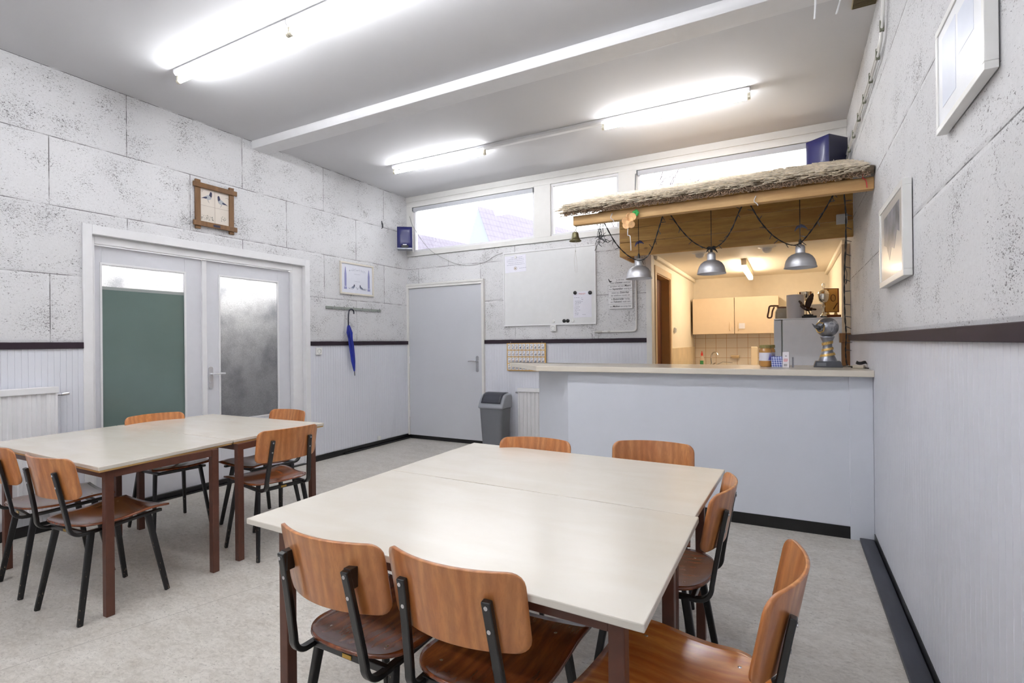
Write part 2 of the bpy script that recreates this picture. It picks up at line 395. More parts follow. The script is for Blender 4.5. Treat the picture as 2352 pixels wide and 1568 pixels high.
# wainscot: grooved tongue-and-groove board, one continuous profile
def grooved(name, side, h0, h1, z0, z1, pitch=.0365, out=.012, m=None):
    b = MB(); pts = [(h0, out)]; x = h0+pitch
    while x < h1-.006:
        pts += [(x-.0022, out), (x-.0010, out-.0022), (x+.0010, out-.0022), (x+.0022, out)]; x += pitch
    pts.append((h1, out)); M = wallM(side, 0, 0, 0)
    sgn = -1 if side == 'right' else 1
    lo = [b.b.verts.new(M @ Vector((sgn*h, z0, o))) for h, o in pts]; hi = [b.b.verts.new(M @ Vector((sgn*h, z1, o))) for h, o in pts]
    for i in range(len(pts)-1): b.b.faces.new((lo[i], lo[i+1], hi[i+1], hi[i]))
    return struct(b.done(name, m or M_PANEL))
RZ0, RZ1 = 1.318, 1.366
grooved('wall_left_paneling', 'left', YF, 1.943, .07, RZ0)
grooved('wall_left_paneling', 'left', 4.07, YB-.012, .07, RZ0)
grooved('wall_back_paneling', 'back', -3.50, -1.40, .05, RZ0)
grooved('wall_right_paneling', 'right', YF, 5.56, .05, RZ0, pitch=.05)
tn = [0]
def trim(b, m, bevel=.003, name=None):
    tn[0] += 1; return struct(b.done(name or 'trim_%d' % tn[0], m, bevel=bevel))
trim(MB().box(XL, XL+.028, YF, 1.943, RZ0, RZ1), M_RAIL)
trim(MB().box(XL, XL+.028, 4.07, YB, RZ0, RZ1), M_RAIL)
trim(MB().box(-3.50, -1.40, YB-.028, YB, RZ0, RZ1), M_RAIL)
trim(MB().box(XR-.03, XR, YF, 5.50, RZ0, RZ1), M_RAIL)
# baseboards
b = MB().box(XL, XL+.014, YF, 1.943, 0, .075).box(XL, XL+.014, 4.07, YB, 0, .06).box(XL, XL+.02, 4.07, 4.6, 0, .05)
b.tube([(XL+.035, 4.55, .012), (XL+.035, YB-.02, .012)], .011, 8)
struct(b.done('baseboard_left', M_BASE, bevel=.002))
b = MB().box(-4.765, -1.40, YB-.016, YB, 0, .05); struct(b.done('baseboard_back', M_BASE))
b = MB().box(XR-.016, XR, YF, 4.09, 0, .06); struct(b.done('baseboard_right', M_BASE))
# cable duct on the floor by the right wall
tag(MB().box(.392, XR-.018, YF, 4.085, .0005, .024).done('floor_cable_duct', M_DUCT, bevel=.004), 'dark slate cable duct lying on the floor along the right wall', 'duct')

# ---- windows in the back wall
fr = MB()
yf0, yf1 = YB-.02, YB+.09
fr.box(XL, XR, yf0, yf1, 2.555, 2.615)                         # sill rail
fr.box(XL, XR, yf0, yf1, 3.25, ZC)                            # head
fr.box(XL, XR, yf0-.012, yf0, 3.315, ZC)
fr.box(XL, -4.655, yf0, yf1, 2.615, 3.25)
fr.box(-2.765, -2.545, yf0, yf1, 2.615, 3.25); fr.box(-1.70, -1.49, yf0, yf1, 2.615, 3.25); fr.box(.42, XR, yf0, yf1, 2.615, 3.25)
trim(fr, M_WHITE2)
spans = [(-4.655, -2.765, True), (-2.545, -1.70, False), (-1.49, .42, True)]
for i, (x0, x1, blind) in enumerate(spans):
    root = bpy.data.objects.new('window_%d' % (i+1), None); C.objects.link(root); struct(root); root.location = (x0, YB, 2.615)
    W, H = x1-x0, 3.25-2.615
    s_ = .028
    f2 = MB().box(0, W, .0, .05, 0, s_).box(0, W, .0, .05, H-s_, H).box(0, s_, .0, .05, s_, H-s_).box(W-s_, W, .0, .05, s_, H-s_)
    f2.done('window_frame', M_WHITE, root, bevel=.003)
    MB().box(s_, W-s_, .028, .034, s_, H-s_).done('pane', M_GLASS, root)
    if blind:
        bl = thing('roller_blind', ['rolled up grey roller blind at the top of the left window', '', 'rolled up grey roller blind with bead chain at the top of the wide right window'][i], 'blind', (x0, YB, 3.25))
        MB().tube([(.01, -.002, -.042), (W-.01, -.002, -.042)], .02, 12).done('roller', mat('blind_fabric', (190, 192, 198), .7), bl, smooth=True)
        MB().box(.012, W-.012, -.026, -.020, -.075, -.02).done('blind_fabric_drop', mat('blind_fabric', (190, 192, 198), .7), bl)
        MB().box(0, W, -.03, -.004, -.013, -.001).done('cassette', M_WHITE2, bl, bevel=.002)
        [MB().box(a, a+.012, -.03, .018, -.065, -.013).done('bracket', mat('dark_bracket', (90, 92, 96), .5), bl) for a in (0, W-.012)]
        if i == 2:
            MB().tube([(-.012, -.03, -.05), (-.02, -.035, -.3), (-.028, -.035, -.48)], .003, 6).tube([(-.004, -.03, -.05), (-.018, -.04, -.3), (-.028, -.035, -.48)], .003, 6).done('bead_chain', mat('chain_grey', (140, 142, 148), .4, .5), bl)

# ---- outside: houses and bare trees
M_TILE = None
def tiles():
    s = NT('roof_tiles'); tc = s.n('TexCoord').outputs['Object']
    sep = s.n('SeparateXYZ'); s.l(tc, sep.inputs[0])
    u = s.math('FRACT', s.math('MULTIPLY', sep.outputs[0], 3.4)); v = s.math('FRACT', s.math('MULTIPLY', sep.outputs[1], 2.6))
    k = s.math('MAXIMUM', s.ramp(u, .78, .95), s.ramp(v, .80, .95))
    c = s.mix(k, srgb((110, 106, 117)), srgb((94, 88, 101)))
    c = s.mix(s.ramp(s.noise(tc, 2, 4), .4, .7, 0, .4), c, srgb((116, 112, 124)))
    s.l(c, s.b.inputs['Base Color']); s.b.inputs['Roughness'].default_value = .8
    return s.m
M_TILE = tiles()
M_RENDERW = mat('pale_render_wall', (118, 124, 134), .8)
def house(label, x, y, rz, L, Wd, eave, ridge, group='houses seen through the high windows'):
    t = thing('house', label, 'house', (x, y, 0), rz, group)
    b = MB(); P = lambda a, b_, d: Vector((d, a, b_))
    b.prism([(-Wd/2, 0), (Wd/2, 0), (Wd/2, eave), (0, ridge), (-Wd/2, eave)], P, 0, L); b.done('walls', M_RENDERW, t)
    sl = math.hypot(Wd/2, ridge-eave)+.3
    ang = math.atan2(ridge-eave, Wd/2)
    for sg in (-1, 1):
        r = MB().box(.03, L+.1, 0, sl, 0, .05).done('roof_slope', M_TILE, t)
        r.matrix_local = Matrix.Translation((0, 0, ridge+.02)) @ (Matrix.Rotation(PI, 4, 'Z') if sg > 0 else Matrix()) @ Matrix.Rotation(-ang, 4, 'X') @ (Matrix.Translation((-L, 0, 0)) if sg > 0 else Matrix())
    return t
house('tall pale gabled house with lavender tiled roof beyond the left window', -15.45, 25, R(76), 16, 5.0, 3.2, 9.0)
house('lower house with lavender tiled roof beyond the left window, behind the small speaker', -21.4, 25.5, R(78), 10, 5.2, 4.0, 8.35)
def branch_tree(label, x, y, h, seed, spread=1.6):
    rnd = random.Random(seed); b = MB()
    def br(p, d, L, r, lv):
        q = p+d*L; mid = (p+q)/2+Vector((rnd.uniform(-1, 1), rnd.uniform(-1, 1), 0))*L*.06
        b.tube([p, mid, q], r, 4, False, r1=r*.55)
        if lv == 0: return
        for k in range(rnd.choice((2, 3, 3))):
            nd = (d+Vector((rnd.uniform(-1, 1), rnd.uniform(-1, 1), rnd.uniform(-.25, .6)))*.62).normalized()
            br(p+(q-p)*rnd.uniform(.55, 1), nd, L*rnd.uniform(.6, .8), r*.55, lv-1)
    br(Vector((0, 0, 0)), Vector((0, 0, 1)), h*.42, .11, 6)
    o = b.done('bare_tree', mat('bark_grey', (92, 84, 88), .9)); o.location = (x, y, 0)
    return tag(o, label, 'tree', 'bare trees outside')
branch_tree('bare winter tree seen through the small middle window', -5.35, 16.5, 7.6, 3)
branch_tree('bare winter tree at the left edge of the wide right window', -5.2, 26, 8.6, 12)
MB_g = MB().box(-60, 60, YB+6, 90, -.3, -.12); struct(MB_g.done('outside_ground', mat('ground_grey', (120, 120, 116), .9)))

# ---- double door, left wall
b = MB()
b.box(XL-T, XL+.018, 1.943, 2.006, 0, 2.276).box(XL-T, XL+.018, 4.005, 4.069, 0, 2.276).box(XL-T, XL+.018, 2.006, 4.005, 2.205, 2.276)
b.box(XL-T, XL-.03, 2.006, 2.04, 0, 2.205).box(XL-T, XL-.03, 3.875, 4.005, 0, 2.205).box(XL-T, XL-.03, 2.04, 3.875, 2.14, 2.205)
trim(b, M_WHITE)
def leaf(n, y0, y1, g0, g1, gz0, gz1):
    root = bpy.data.objects.new('door_%d' % n, None); C.objects.link(root); struct(root); root.location = (XL-.08, y0, 0)
    w = y1-y0; a, c = g0-y0, g1-y0; z1 = 2.135
    MB().box(-.035, .0, 0, a, .012, z1).box(-.035, 0, c, w, .012, z1).box(-.035, 0, a, c, .012, gz0).box(-.035, 0, a, c, gz1, z1).done('door_leaf', M_LDOOR, root, bevel=.002)
    s_ = .012
    MB().box(-.006, .006, a-s_, a+.004, gz0-s_, gz1+s_).box(-.006, .006, c-.004, c+s_, gz0-s_, gz1+s_).box(-.006, .006, a, c, gz0-s_, gz0+.004).box(-.006, .006, a, c, gz1-.004, gz1+s_).done('glazing_bead', M_WHITE, root, bevel=.002)
    MB().box(-.02, -.014, a, c, gz0, gz1).done('pane', M_FROST, root)
    return root
d1 = leaf(1, 2.045, 2.905, 2.105, 2.752, .60, 1.992)
MB().box(-.0138, -.0105, .062, .706, .60, 1.815).done('green_board', M_GREENP, d1)
MB().box(-.0105, -.009, .062, .706, 1.79, 1.815).done('board_edge', mat('board_edge_grey', (150, 156, 154), .4), d1)
d2 = leaf(2, 2.94, 3.872, 3.080, 3.722, .60, 2.002)
trim(MB().box(XL-.085, XL-.062, 2.902, 2.945, .012, 2.135), M_WHITE)
def lever(parent, o, dirh, M_pl=M_CHROME, nm='door_handle'):
    """dirh: local function mapping (along, up, out)"""
    b = MB(); P = dirh
    b.prism(rrect(-.02, .02, -.11, .10, .018), lambda a, z, d: P(a, z, d), 0, .008)
    b.tube([P(0, .03, .005), P(0, .03, .045)], .009, 10)
    b.tube([P(0, .03, .045), P(.02, .032, .052), P(.06, .034, .052), P(.115, .030, .05)], .0085, 8)
    b.tube([P(0, -.05, .004), P(0, -.05, .014)], .009, 10)
    return b.done(nm, M_pl, parent, smooth=True)
lever(d2, None, lambda a, z, d: Vector((d, .045+a, 1.03+z)), mat('white_chrome', (215, 215, 220), .25, .6))
trim(MB().box(XL-.10, XL+.016, 2.007, 4.004, 0, .011).box(XL-.06, XL-.03, 2.04, 3.875, .011, .05), M_BASE)
# hall behind the double door
b = MB().box(-6.4, -6.3, 1.2, 4.8, 0, 2.6).box(-6.3, XL-T, 1.2, 1.3, 0, 2.6).box(-6.3, XL-T, 4.7, 4.8, 0, 2.6)
struct(b.done('wall_hall', mat('hall_wall_grey', (84, 84, 88), .7)))
struct(MB().box(-6.4, XL-T, 1.2, 4.8, 2.6, 2.7).done('ceiling_hall', M_CEIL)); struct(MB().box(-6.4, XL-T, 1.2, 4.8, -.1, 0).done('floor_hall', mat('hall_mat', (50, 50, 54), .9)))
hl = thing('added_hall_lamp', 'added unseen tube lamp lighting the frosted panes of the double door from behind', 'lamp', (XL-.36, 2.95, 2.16))  # added lamp out of view, gives the frosted panes their bright top
MB().box(-.05, .05, -1.0, 1.0, .03, .07).done('lamp_housing', M_WHITE, hl); MB().tube([(0, -.95, 0), (0, .95, 0)], .02, 10).done('tube', M_HALL, hl)
MB().tube([(0, -.9, .07), (0, -.9, .44)], .006, 6).done('hanger', M_WHITE, hl); MB().tube([(0, .9, .07), (0, .9, .44)], .006, 6).done('hanger', M_WHITE, hl)

# ---- back door (flush grey)
root = bpy.data.objects.new('door_3', None); C.objects.link(root); struct(root); root.location = (-4.73, YB, 0)
MB().box(0, 1.196, -.022, -.002, .052, 2.10).done('door_leaf', M_GREYDOOR, root, bevel=.002)
lever(root, None, lambda a, z, d: Vector((1.125-a, -.022-d, 1.06+z)))
MB().box(-.012, .006, -.034, -.02, 1.05, 1.15).box(-.012, .006, -.034, -.02, .30, .40).done('hinge', M_WHITE, root, bevel=.002)
b = MB().box(-4.765, -4.732, YB-.04, YB, .05, 2.155).box(-3.532, -3.495, YB-.04, YB, .05, 2.155).box(-4.732, -3.532, YB-.04, YB, 2.103, 2.155)
b.box(-3.518, -3.493, YB-.048, YB-.001, .052, 2.134).box(-4.763, -3.493, YB-.048, YB-.001, 2.136, 2.165)
trim(b, M_WHITE2)

# ---- kitchen opening trims
trim(MB().box(-1.40, OP0+.004, YB-.02, YB+T+.004, 0, 2.286), M_WHITE2)
trim(MB().box(OP0, XR-.002, YB+.002, YB+T+.02, 2.288, 2.2995), M_CREAM)
trim(MB().box(.428, XR, 5.62, 5.70, 1.36, 2.2), mat('cream_strip', (214, 196, 168), .6))
trim(MB().box(.415, XR-.01, 5.56, 5.64, 0, 1.37).box(.40, XR-.005, 5.54, 5.66, 1.30, 1.385), M_POST)

# ---- kitchen shell
KY = 8.65; KZ = 2.30
struct(MB().box(OP0, XR, YB+T, KY+.1, KZ, KZ+.1).done('ceiling_kitchen', M_CREAM))
struct(MB().box(OP0-.1, OP0, YB+T, 5.97, 0, KZ+.1).box(OP0-.1, OP0, 6.80, KY+.1, 0, KZ+.1).box(OP0-.1, OP0, 5.97, 6.80, 2.13, KZ+.1).done('wall_kitchen_left', M_CREAM))
struct(MB().box(OP0, XR, KY, KY+.1, 0, KZ).done('wall_kitchen_back', M_CREAM))
struct(MB().box(XR, XR+T, YB+T, KY+.1, 0, KZ+.1).done('wall_kitchen_right', M_CREAM))
trim(MB().box(OP0, OP0+.04, YB+T, KY, KZ-.05, KZ).box(XR-.04, XR, YB+T, KY, KZ-.05, KZ), M_CREAM, bevel=.012)
root = bpy.data.objects.new('door_4', None); C.objects.link(root); struct(root); root.location = (OP0, 5.97, 0)
MB().box(-.125, -.102, .03, .80, 0, 2.12).done('door_leaf', M_DOORBR, root)
MB().box(-.10, .002, .775, .829, 0, 2.129).box(-.10, .002, .001, .03, 0, 2.129).box(-.10, .002, .03, .775, 2.10, 2.129).done('door_jamb', mat('tan_jamb', (190, 144, 88), .5), root)
MB().box(.0, .014, -.05, .02, 0, 2.19).box(.0, .014, .80, .87, 0, 2.19).box(.0, .014, .02, .80, 2.11, 2.19).done('door_frame', mat('cream_frame', (222, 196, 158), .5), root, bevel=.004)
def tilemat():
    s = NT('kitchen_tiles'); tc = s.n('TexCoord').outputs['Object']; sep = s.n('SeparateXYZ'); s.l(tc, sep.inputs[0])
    def dd(o, off): return s.math('ABSOLUTE', s.math('SUBTRACT', s.math('FRACT', s.math('ADD', s.math('DIVIDE', s.math('ADD', o, off), .152), .5)), .5))
    d = s.math('MINIMUM', dd(sep.outputs[0], 1.17), dd(sep.outputs[2], -1.213))
    c = s.mix(s.ramp(d, .012, .022, 1, 0), srgb((232, 222, 208)), srgb((190, 150, 104)))
    s.l(c, s.b.inputs['Base Color']); s.b.inputs['Roughness'].default_value = .25; return s.m
struct(MB().box(OP0, XR, KY-.012, KY, .86, 1.44).done('wall_kitchen_tiles', tilemat()))
struct(MB().box(OP0, OP0+.012, 6.87, KY, .86, 1.235).done('wall_kitchen_splashback', mat('marbled_tile', (226, 206, 172), .3, noise=(5, .1, (1, 1, 1)))))

# ================================================================== CEILING TUBES
def batten(x0, x1, y, z, name, label, group, lit=True):
    t = thing(name, label, 'light', (x0, y, ZC), 0, group); L = x1-x0
    MB().prism([(-.036, 0), (.036, 0), (.036, -.024), (.022, -.040), (-.022, -.040), (-.036, -.024)], lambda a, c, d: Vector((d, a, c)), 0, L).done('batten_housing', M_WHITE, t, bevel=.002)
    if lit:
        for xx in (.012, L-.012):
            MB().box(xx-.012, xx+.012, -.012, .012, -.085, -.036).tube([(xx-.013, 0, -.078), (xx+.013, 0, -.078)], .017, 12).done('lamp_holder', mat('holder_beige', (214, 208, 190), .5), t, bevel=.002)
        MB().tube([(.026, 0, -.078), (L-.026, 0, -.078)], .0145, 14).done('tube', M_TUBE, t, smooth=True)
    return t
G1 = 'bare fluorescent battens in rows on the ceiling'
batten(-4.03, -2.795, 2.255, ZC, 'fluorescent_light', 'bare tube light on the ceiling above the left table, first of the near row', G1)
batten(-2.79, -1.55, 2.255, ZC, 'fluorescent_light', 'bare tube light on the ceiling, second of the near row, running out of frame', G1)
batten(-1.545, -.30, 2.255, ZC, 'fluorescent_light', 'bare tube light on the ceiling, third of the near row, above the near table', G1)
batten(-4.03, -2.79, 4.66, ZC, 'fluorescent_light', 'bare lit tube light nearest the left window, in the far ceiling row', G1)
batten(-2.79, -1.52, 4.66, ZC, 'empty_light_batten', 'white ceiling batten without a tube between two lit tube lights', G1, lit=False)
batten(-1.52, -.265, 4.66, ZC, 'fluorescent_light', 'bare lit tube light above the thatched bar canopy, in the far ceiling row', G1)
for x0, lb in ((-4.03, 'left'), (-2.79, 'middle'), (-1.545, 'right')):  # extra row of unseen tubes, added to light the room
    batten(x0, x0+1.24, -.15, ZC, 'fluorescent_light', 'added bare tube light, unseen on the ceiling behind the camera, %s of its row' % lb, G1)
for x0, lb in ((-3.4, 'left'), (-1.6, 'right')):  # two more tubes added out of view to brighten the room
    batten(x0, x0+1.24, -2.0, ZC, 'fluorescent_light', 'added bare tube light, unseen at the far end behind the camera, %s one' % lb, G1)

# ================================================================== FURNITURE
# ---- school chair, faces +Y
def chair_proto(spacer=False, seatm=None):
    t = thing('school_chair', 'chair', 'chair')
    hw, ht, zc = .203, .101, .703
    def back(u, v):
        z = -ht+2*ht*v; r = .036; dz = max(0, abs(z)-(ht-r)); w = hw-r+math.sqrt(max(0, r*r-dz*dz)); x = (2*u-1)*w
        y = -.272+.060*(x/hw)**2 - .20*z
        return Vector((x, y, zc+z+.004*math.cos(x*7)))
    # denser rows near the rounded corners
    def backw(u, v): return back(u, .5-.5*math.cos(PI*v))
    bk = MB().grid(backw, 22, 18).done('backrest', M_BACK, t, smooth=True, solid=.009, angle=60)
    def seat(u, v):
        v = v**1.5 if v < 1 else 1
        y = -.211+.426*v
        if y < -.07: w = .190*(1-((-.07-y)/.142)**2.5)**(1/2.5) if y > -.2119 else .03
        else: w = .190+.006*((y+.07)/.285)
        x = (2*u-1)*w
        z = .452+.014*(x/.2)**2+.006*math.exp(-((y-.13)/.07)**2)-.008*math.exp(-((y+.03)/.08)**2)+.014*max(0, (-.13-y)/.075)**2
        return Vector((x, y, z))
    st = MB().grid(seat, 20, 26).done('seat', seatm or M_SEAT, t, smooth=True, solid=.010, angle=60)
    for sx, y in ((-1, -.125), (1, -.125), (-1, .13), (1, .13)):
        z0 = .459 if y < 0 else .467
        MB().lathe([(0, z0-.006), (.0055, z0-.006), (.0055, z0+.0005), (.003, z0+.0018), (0, z0+.0018)], 12, (sx*.115, y, 0), False).done('rivet', M_CHROME, st)
    back_off = -.016 if spacer else 0
    for sx in (-1, 1):
        yb = -.272+.060*(.125/hw)**2-.014+back_off
        pts = [(sx*.125, yb-.010, .742), (sx*.127, yb-.001, .70), (sx*.132, yb+.014, .62), (sx*.138, yb+.030, .53), (sx*.142, yb+.039, .475)]
        y0_, z0_ = yb+.039+.048, .472
        for k in range(1, 8):
            a = PI/2*k/8; pts.append((sx*(.142+.004*k/8), y0_-.048*math.cos(a), z0_-.05*math.sin(a)))
        pts += [(sx*.147, y0_+.005, .4215), (sx*.148, -.10, .4225), (sx*.148, .0, .426), (sx*.148, .16, .434), (sx*.148, .20, .435)]
        # rectangular bent bar
        b = MB(); P = [Vector(p) for p in pts]; rings = []
        for i, p in enumerate(P):
            t_ = (P[min(i+1, len(P)-1)]-P[max(i-1, 0)]).normalized(); sd = Vector((1, 0, 0)); nn = t_.cross(sd).normalized(); sd = nn.cross(t_)
            rings.append([b.b.verts.new(p+sd*a*.0125+nn*c*.008) for a, c in ((-1, -1), (1, -1), (1, 1), (-1, 1))])
        for a, c in zip(rings, rings[1:]):
            for k in range(4): b.b.faces.new((a[k], a[(k+1) % 4], c[(k+1) % 4], c[k]))
        b.b.faces.new(rings[0][::-1]); b.b.faces.new(rings[-1])
        b.done('side_frame', M_BLACK, t, bevel=.003, smooth=True)
        if spacer:
            MB().box(sx*.125-.013, sx*.125+.013, yb-.004, yb+.023, .69, .745).done('spacer_block', M_BLACK, t, bevel=.002)
        for zz in (.728, .668):
            MB().tube([(sx*.127, yb-.018+(0 if zz > .7 else .013), zz), (sx*.127, yb-.002, zz)], .0055, 8).done('bolt', M_CHROME, bk)
        MB().bar((sx*.150, -.135, .424), (sx*.19, -.205, 0), .022, .030, (0, 1, 0), .018, .024).done('leg', M_LEGB, t, bevel=.005)
        MB().bar((sx*.150, .130, .428), (sx*.19, .205, 0), .022, .030, (0, 1, 0), .018, .024).done('leg', M_LEGB, t, bevel=.005)
    MB().bar((-.147, -.160, .421), (.147, -.160, .421), .018, .022).done('crossbar', M_BLACK, t, bevel=.003)
    MB().bar((-.148, .14, .424), (.148, .14, .424), .018, .022).done('crossbar', M_BLACK, t, bevel=.003)
    MB().box(-.018, .018, -.1715, -.1695, .415, .427).done('brass_plate', mat('brass', (196, 160, 84), .35, 1), t)
    return t
CH = [  # x, y, heading, label, variant
 (-1.143, 1.272, -.02, 'left chair of the two at the near edge of the near table', 's'),
 (-.738, 1.287, -.009, 'right chair of the two at the near edge of the near table, dark seat', 'd'),
 (-.26, 1.398, 1.487, 'plywood chair with pale orange seat at the near table, closest to the right wall', 'l'),
 (-.470, 2.060, 1.561, 'plywood chair tucked in at the right side of the near table, behind the pale-seated chair', 'd'),
 (-1.2, 2.297, 3.239, 'plywood chair showing only its shiny backrest beyond the near table, below the waste bin', 'd'),
 (-.6, 2.462, 3.27, 'plywood chair showing only its backrest beyond the near table, against the bar counter front', 'd'),
 (-3.192, 1.390, .069, 'plywood chair at the near edge of the left table, all four legs in view', 'd'),
 (-3.76, 1.405, -.10, 'plywood chair at the left table, cut off by the left edge of the photo', 'd'),
 (-3.055, 2.275, 1.43, 'plywood chair at the right end of the left table, its backrest towards the near table', 'd'),
 (-4.077, 2.199, -1.67, 'plywood chair beyond the left table, in front of the green pane of the double door', 'd'),
 (-3.551, 2.579, 3.149, 'plywood chair with dark reddish backrest at the far end of the left table', 'd')]
protos = {}
for x, y, h, lb, v in CH:
    if v not in protos:
        o = chair_proto(v == 's', M_SEATL if v == 'l' else None); protos[v] = o
        o.location = (x, y, 0); o.rotation_euler = (0, 0, h); o['label'] = lb; o['group'] = 'plywood school chairs around the tables'
    else: dup(protos[v], (x, y, 0), h, lb, 'plywood school chairs around the tables')

# ---- tables
def table(name, corners, legs, label, ply=False):
    """corners: FL, FR, BR, BL world xy of the top; legs: local list world xy"""
    cx = sum(p[0] for p in corners)/4; cy = sum(p[1] for p in corners)/4
    t = thing('table', label, 'table', (cx, cy, 0), 0, 'cream-topped tables with brown steel legs')
    L = [(x-cx, y-cy) for x, y in corners]
    P = lambda a, c, d: Vector((a, c, d))
    MB().prism(L, P, .7305, .75).done('tabletop', M_TOP, t, bevel=.003)
    sh = [(x*.993, y*.988) if ply else (x*.95, y*.92) for x, y in L]
    MB().prism(sh, P, .7215, .7305).done('underboard', M_PLY, t)
    q = [(x-cx, y-cy) for x, y in legs]
    for x, y in q: MB().box(x-.019, x+.019, y-.019, y+.019, 0, .7215).done('leg', M_TUBEBROWN, t, bevel=.003)
    for i in range(4):
        (x0, y0), (x1, y1) = q[i], q[(i+1) % 4]; d = Vector((x1-x0, y1-y0)).normalized()*.0195
        MB().bar((x0+d.x, y0+d.y, .7015), (x1-d.x, y1-d.y, .7015), .03, .04).done('apron', M_TUBEBROWN, t, bevel=.002)
    return t
table('table', [(-1.615, 1.112), (-.268, 1.062), (-.270, 1.795), (-1.622, 1.840)], [(-1.478, 1.165), (-.345, 1.135), (-.352, 1.71), (-1.482, 1.745)], 'cream-topped table nearest the camera, brown steel legs')
table('table', [(-1.624, 1.845), (-.282, 1.800), (-.263, 2.504), (-1.628, 2.557)], [(-1.49, 1.90), (-.372, 1.865), (-.36, 2.43), (-1.50, 2.48)], 'cream-topped table pushed against the far edge of the nearest one, facing the bar counter')
table('table', [(-4.32, 1.275), (-2.939, 1.259), (-3.027, 2.000), (-4.37, 1.985)], [(-4.165, 1.315), (-2.985, 1.318), (-3.0, 1.862), (-4.17, 1.90)], 'cream-topped table at the left edge of the photo, its long brown apron in view', True)
table('table', [(-4.375, 1.992), (-3.027, 2.006), (-3.045, 2.725), (-4.33, 2.685)], [(-4.18, 2.05), (-3.02, 2.035), (-3.10, 2.66), (-4.20, 2.62)], 'cream-topped table at the far end of the left pair, beside the double door', True)

# ---- bar counter
ZT = 1.126
ct = thing('bar_counter', 'pale blue-grey bar counter with a chamfered left end and black plinth', 'counter', (-.6, 4.11, 0))
o = lambda x, y: (x+.6, y-4.11)
P = lambda a, c, d: Vector((a, c, d))
MB().prism([o(-1.667, 4.11), o(.345, 4.11), o(.345, 4.14), o(-1.66, 4.14)], P, .08, 1.083).done('front_panel', M_CTR, ct, bevel=.002)
MB().prism([o(-1.667, 4.11), o(-1.66, 4.14), o(-2.16, 4.65), o(-2.182, 4.63)], P, .08, 1.083).done('side_panel', M_CTR, ct, bevel=.002)
MB().prism([o(.343, 4.095), o(.476, 4.095), o(.476, 4.14), o(.343, 4.14)], P, 0, 1.083).done('end_post', M_CTR, ct, bevel=.003)
MB().prism([o(-1.667, 4.105), o(.343, 4.105), o(.343, 4.13), o(-1.66, 4.13)], P, 0, .08).done('plinth', M_BASE, ct)
MB().prism([o(-1.672, 4.107), o(-1.66, 4.13), o(-2.165, 4.65), o(-2.188, 4.628)], P, 0, .08).done('plinth', M_BASE, ct)
tag(MB().prism([(-1.925, 4.03), (.476, 4.03), (.476, 4.715), (-2.555, 4.715), (-2.59, 4.775)], P, 1.083, ZT).done('countertop', M_CTOP, bevel=.004), 'beige laminate bar top with a slanted left end resting on the bar counter', 'countertop')

# ---- thatched canopy
cp = thing('thatched_canopy', 'small thatched roof on pine beams and planks over the bar', 'canopy', (-.55, 4.7, 2.2))
def cb(x0, x1, y0, y1, z0, z1, B=None): return (B or MB()).box(x0+.55, x1+.55, y0-4.7, y1-4.7, z0-2.2, z1-2.2)
b = cb(-1.575, .487, 4.03, 4.09, 2.293, 2.372); b.done('front_beam', M_PINE2, cp, bevel=.006)
zz = 2.205
for k in range(4):
    cb(-1.548, .486, 5.275+(.001 if k % 2 else 0), 5.30, zz, zz+.1405).done('plank', M_PINE, cp, bevel=.003); zz += .145
cb(-1.548, -1.526, 5.30, 5.768, 2.205, 2.78).done('side_board', M_PINE, cp, bevel=.002)
cb(-1.548, .486, 5.285, 5.765, 2.79, 2.81).done('top_board', M_PINE, cp, bevel=.002)
for x in (-1.45, -.85, -.25, .35):
    MB().bar((x+.55, 4.09-4.7, 2.335-2.2), (x+.55, 5.28-4.7, 2.76-2.2), .04, .05).done('rafter', M_PINE2, cp)
MB().bar((-1.5+.55, 4.405-4.7, 2.392-2.2), (.48+.55, 4.405-4.7, 2.392-2.2), .03, .03).done('batten', M_PINE2, cp)
# thatch slab + reeds
Y0, Z0, Y1, Z1 = 3.985, 2.375, 5.30, 2.80
sl = Vector((0, Y1-Y0, Z1-Z0)); sl_n = sl.normalized(); nrm = Vector((0, -sl_n.z, sl_n.y))
rnd = random.Random(5)
def slab(u, v):
    x = -1.635+2.115*u; p = Vector((x, Y0, Z0))+sl*v+nrm*(.026+.003*math.sin(u*21)+.002*math.sin(u*47+v*9))
    return p-Vector((-.55, 4.7, 2.2))
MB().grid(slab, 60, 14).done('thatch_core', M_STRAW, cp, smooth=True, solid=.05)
th = MB()
def reed(p, d, L, r):
    a = p; c = p+d*L; s1 = d.cross(nrm).normalized()*r; s2 = nrm*r
    vs = [th.b.verts.new(q+o) for q in (a, c) for o in (s1, s2, -s1, -s2*.4)]
    for k in range(4): th.b.faces.new((vs[k], vs[(k+1) % 4], vs[4+(k+1) % 4], vs[4+k]))
    th.b.faces.new(vs[4:8])
off = Vector((-.55, 4.7, 2.2))
for i in range(6200):
    v = rnd.random()**1.25; u = rnd.random()
    x = -1.62+2.09*u
    p = Vector((x, Y0, Z0))+sl*v+nrm*(rnd.uniform(.048, .078) if v > .04 else rnd.uniform(.028, .072))
    d = (-sl_n+Vector((-1.0+rnd.uniform(-.6, .6), 0, 0))-nrm*rnd.uniform(-.12, .10)).normalized()
    L = rnd.uniform(.06, .17)
    L = min(L, (v*sl.length+.055)/max(.2, -d.dot(sl_n)))
    if x+d.x*L > .470: L = .02
    reed(p-off, d, L, rnd.uniform(.0024, .0046))
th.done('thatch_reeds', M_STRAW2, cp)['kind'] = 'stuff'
th = MB()
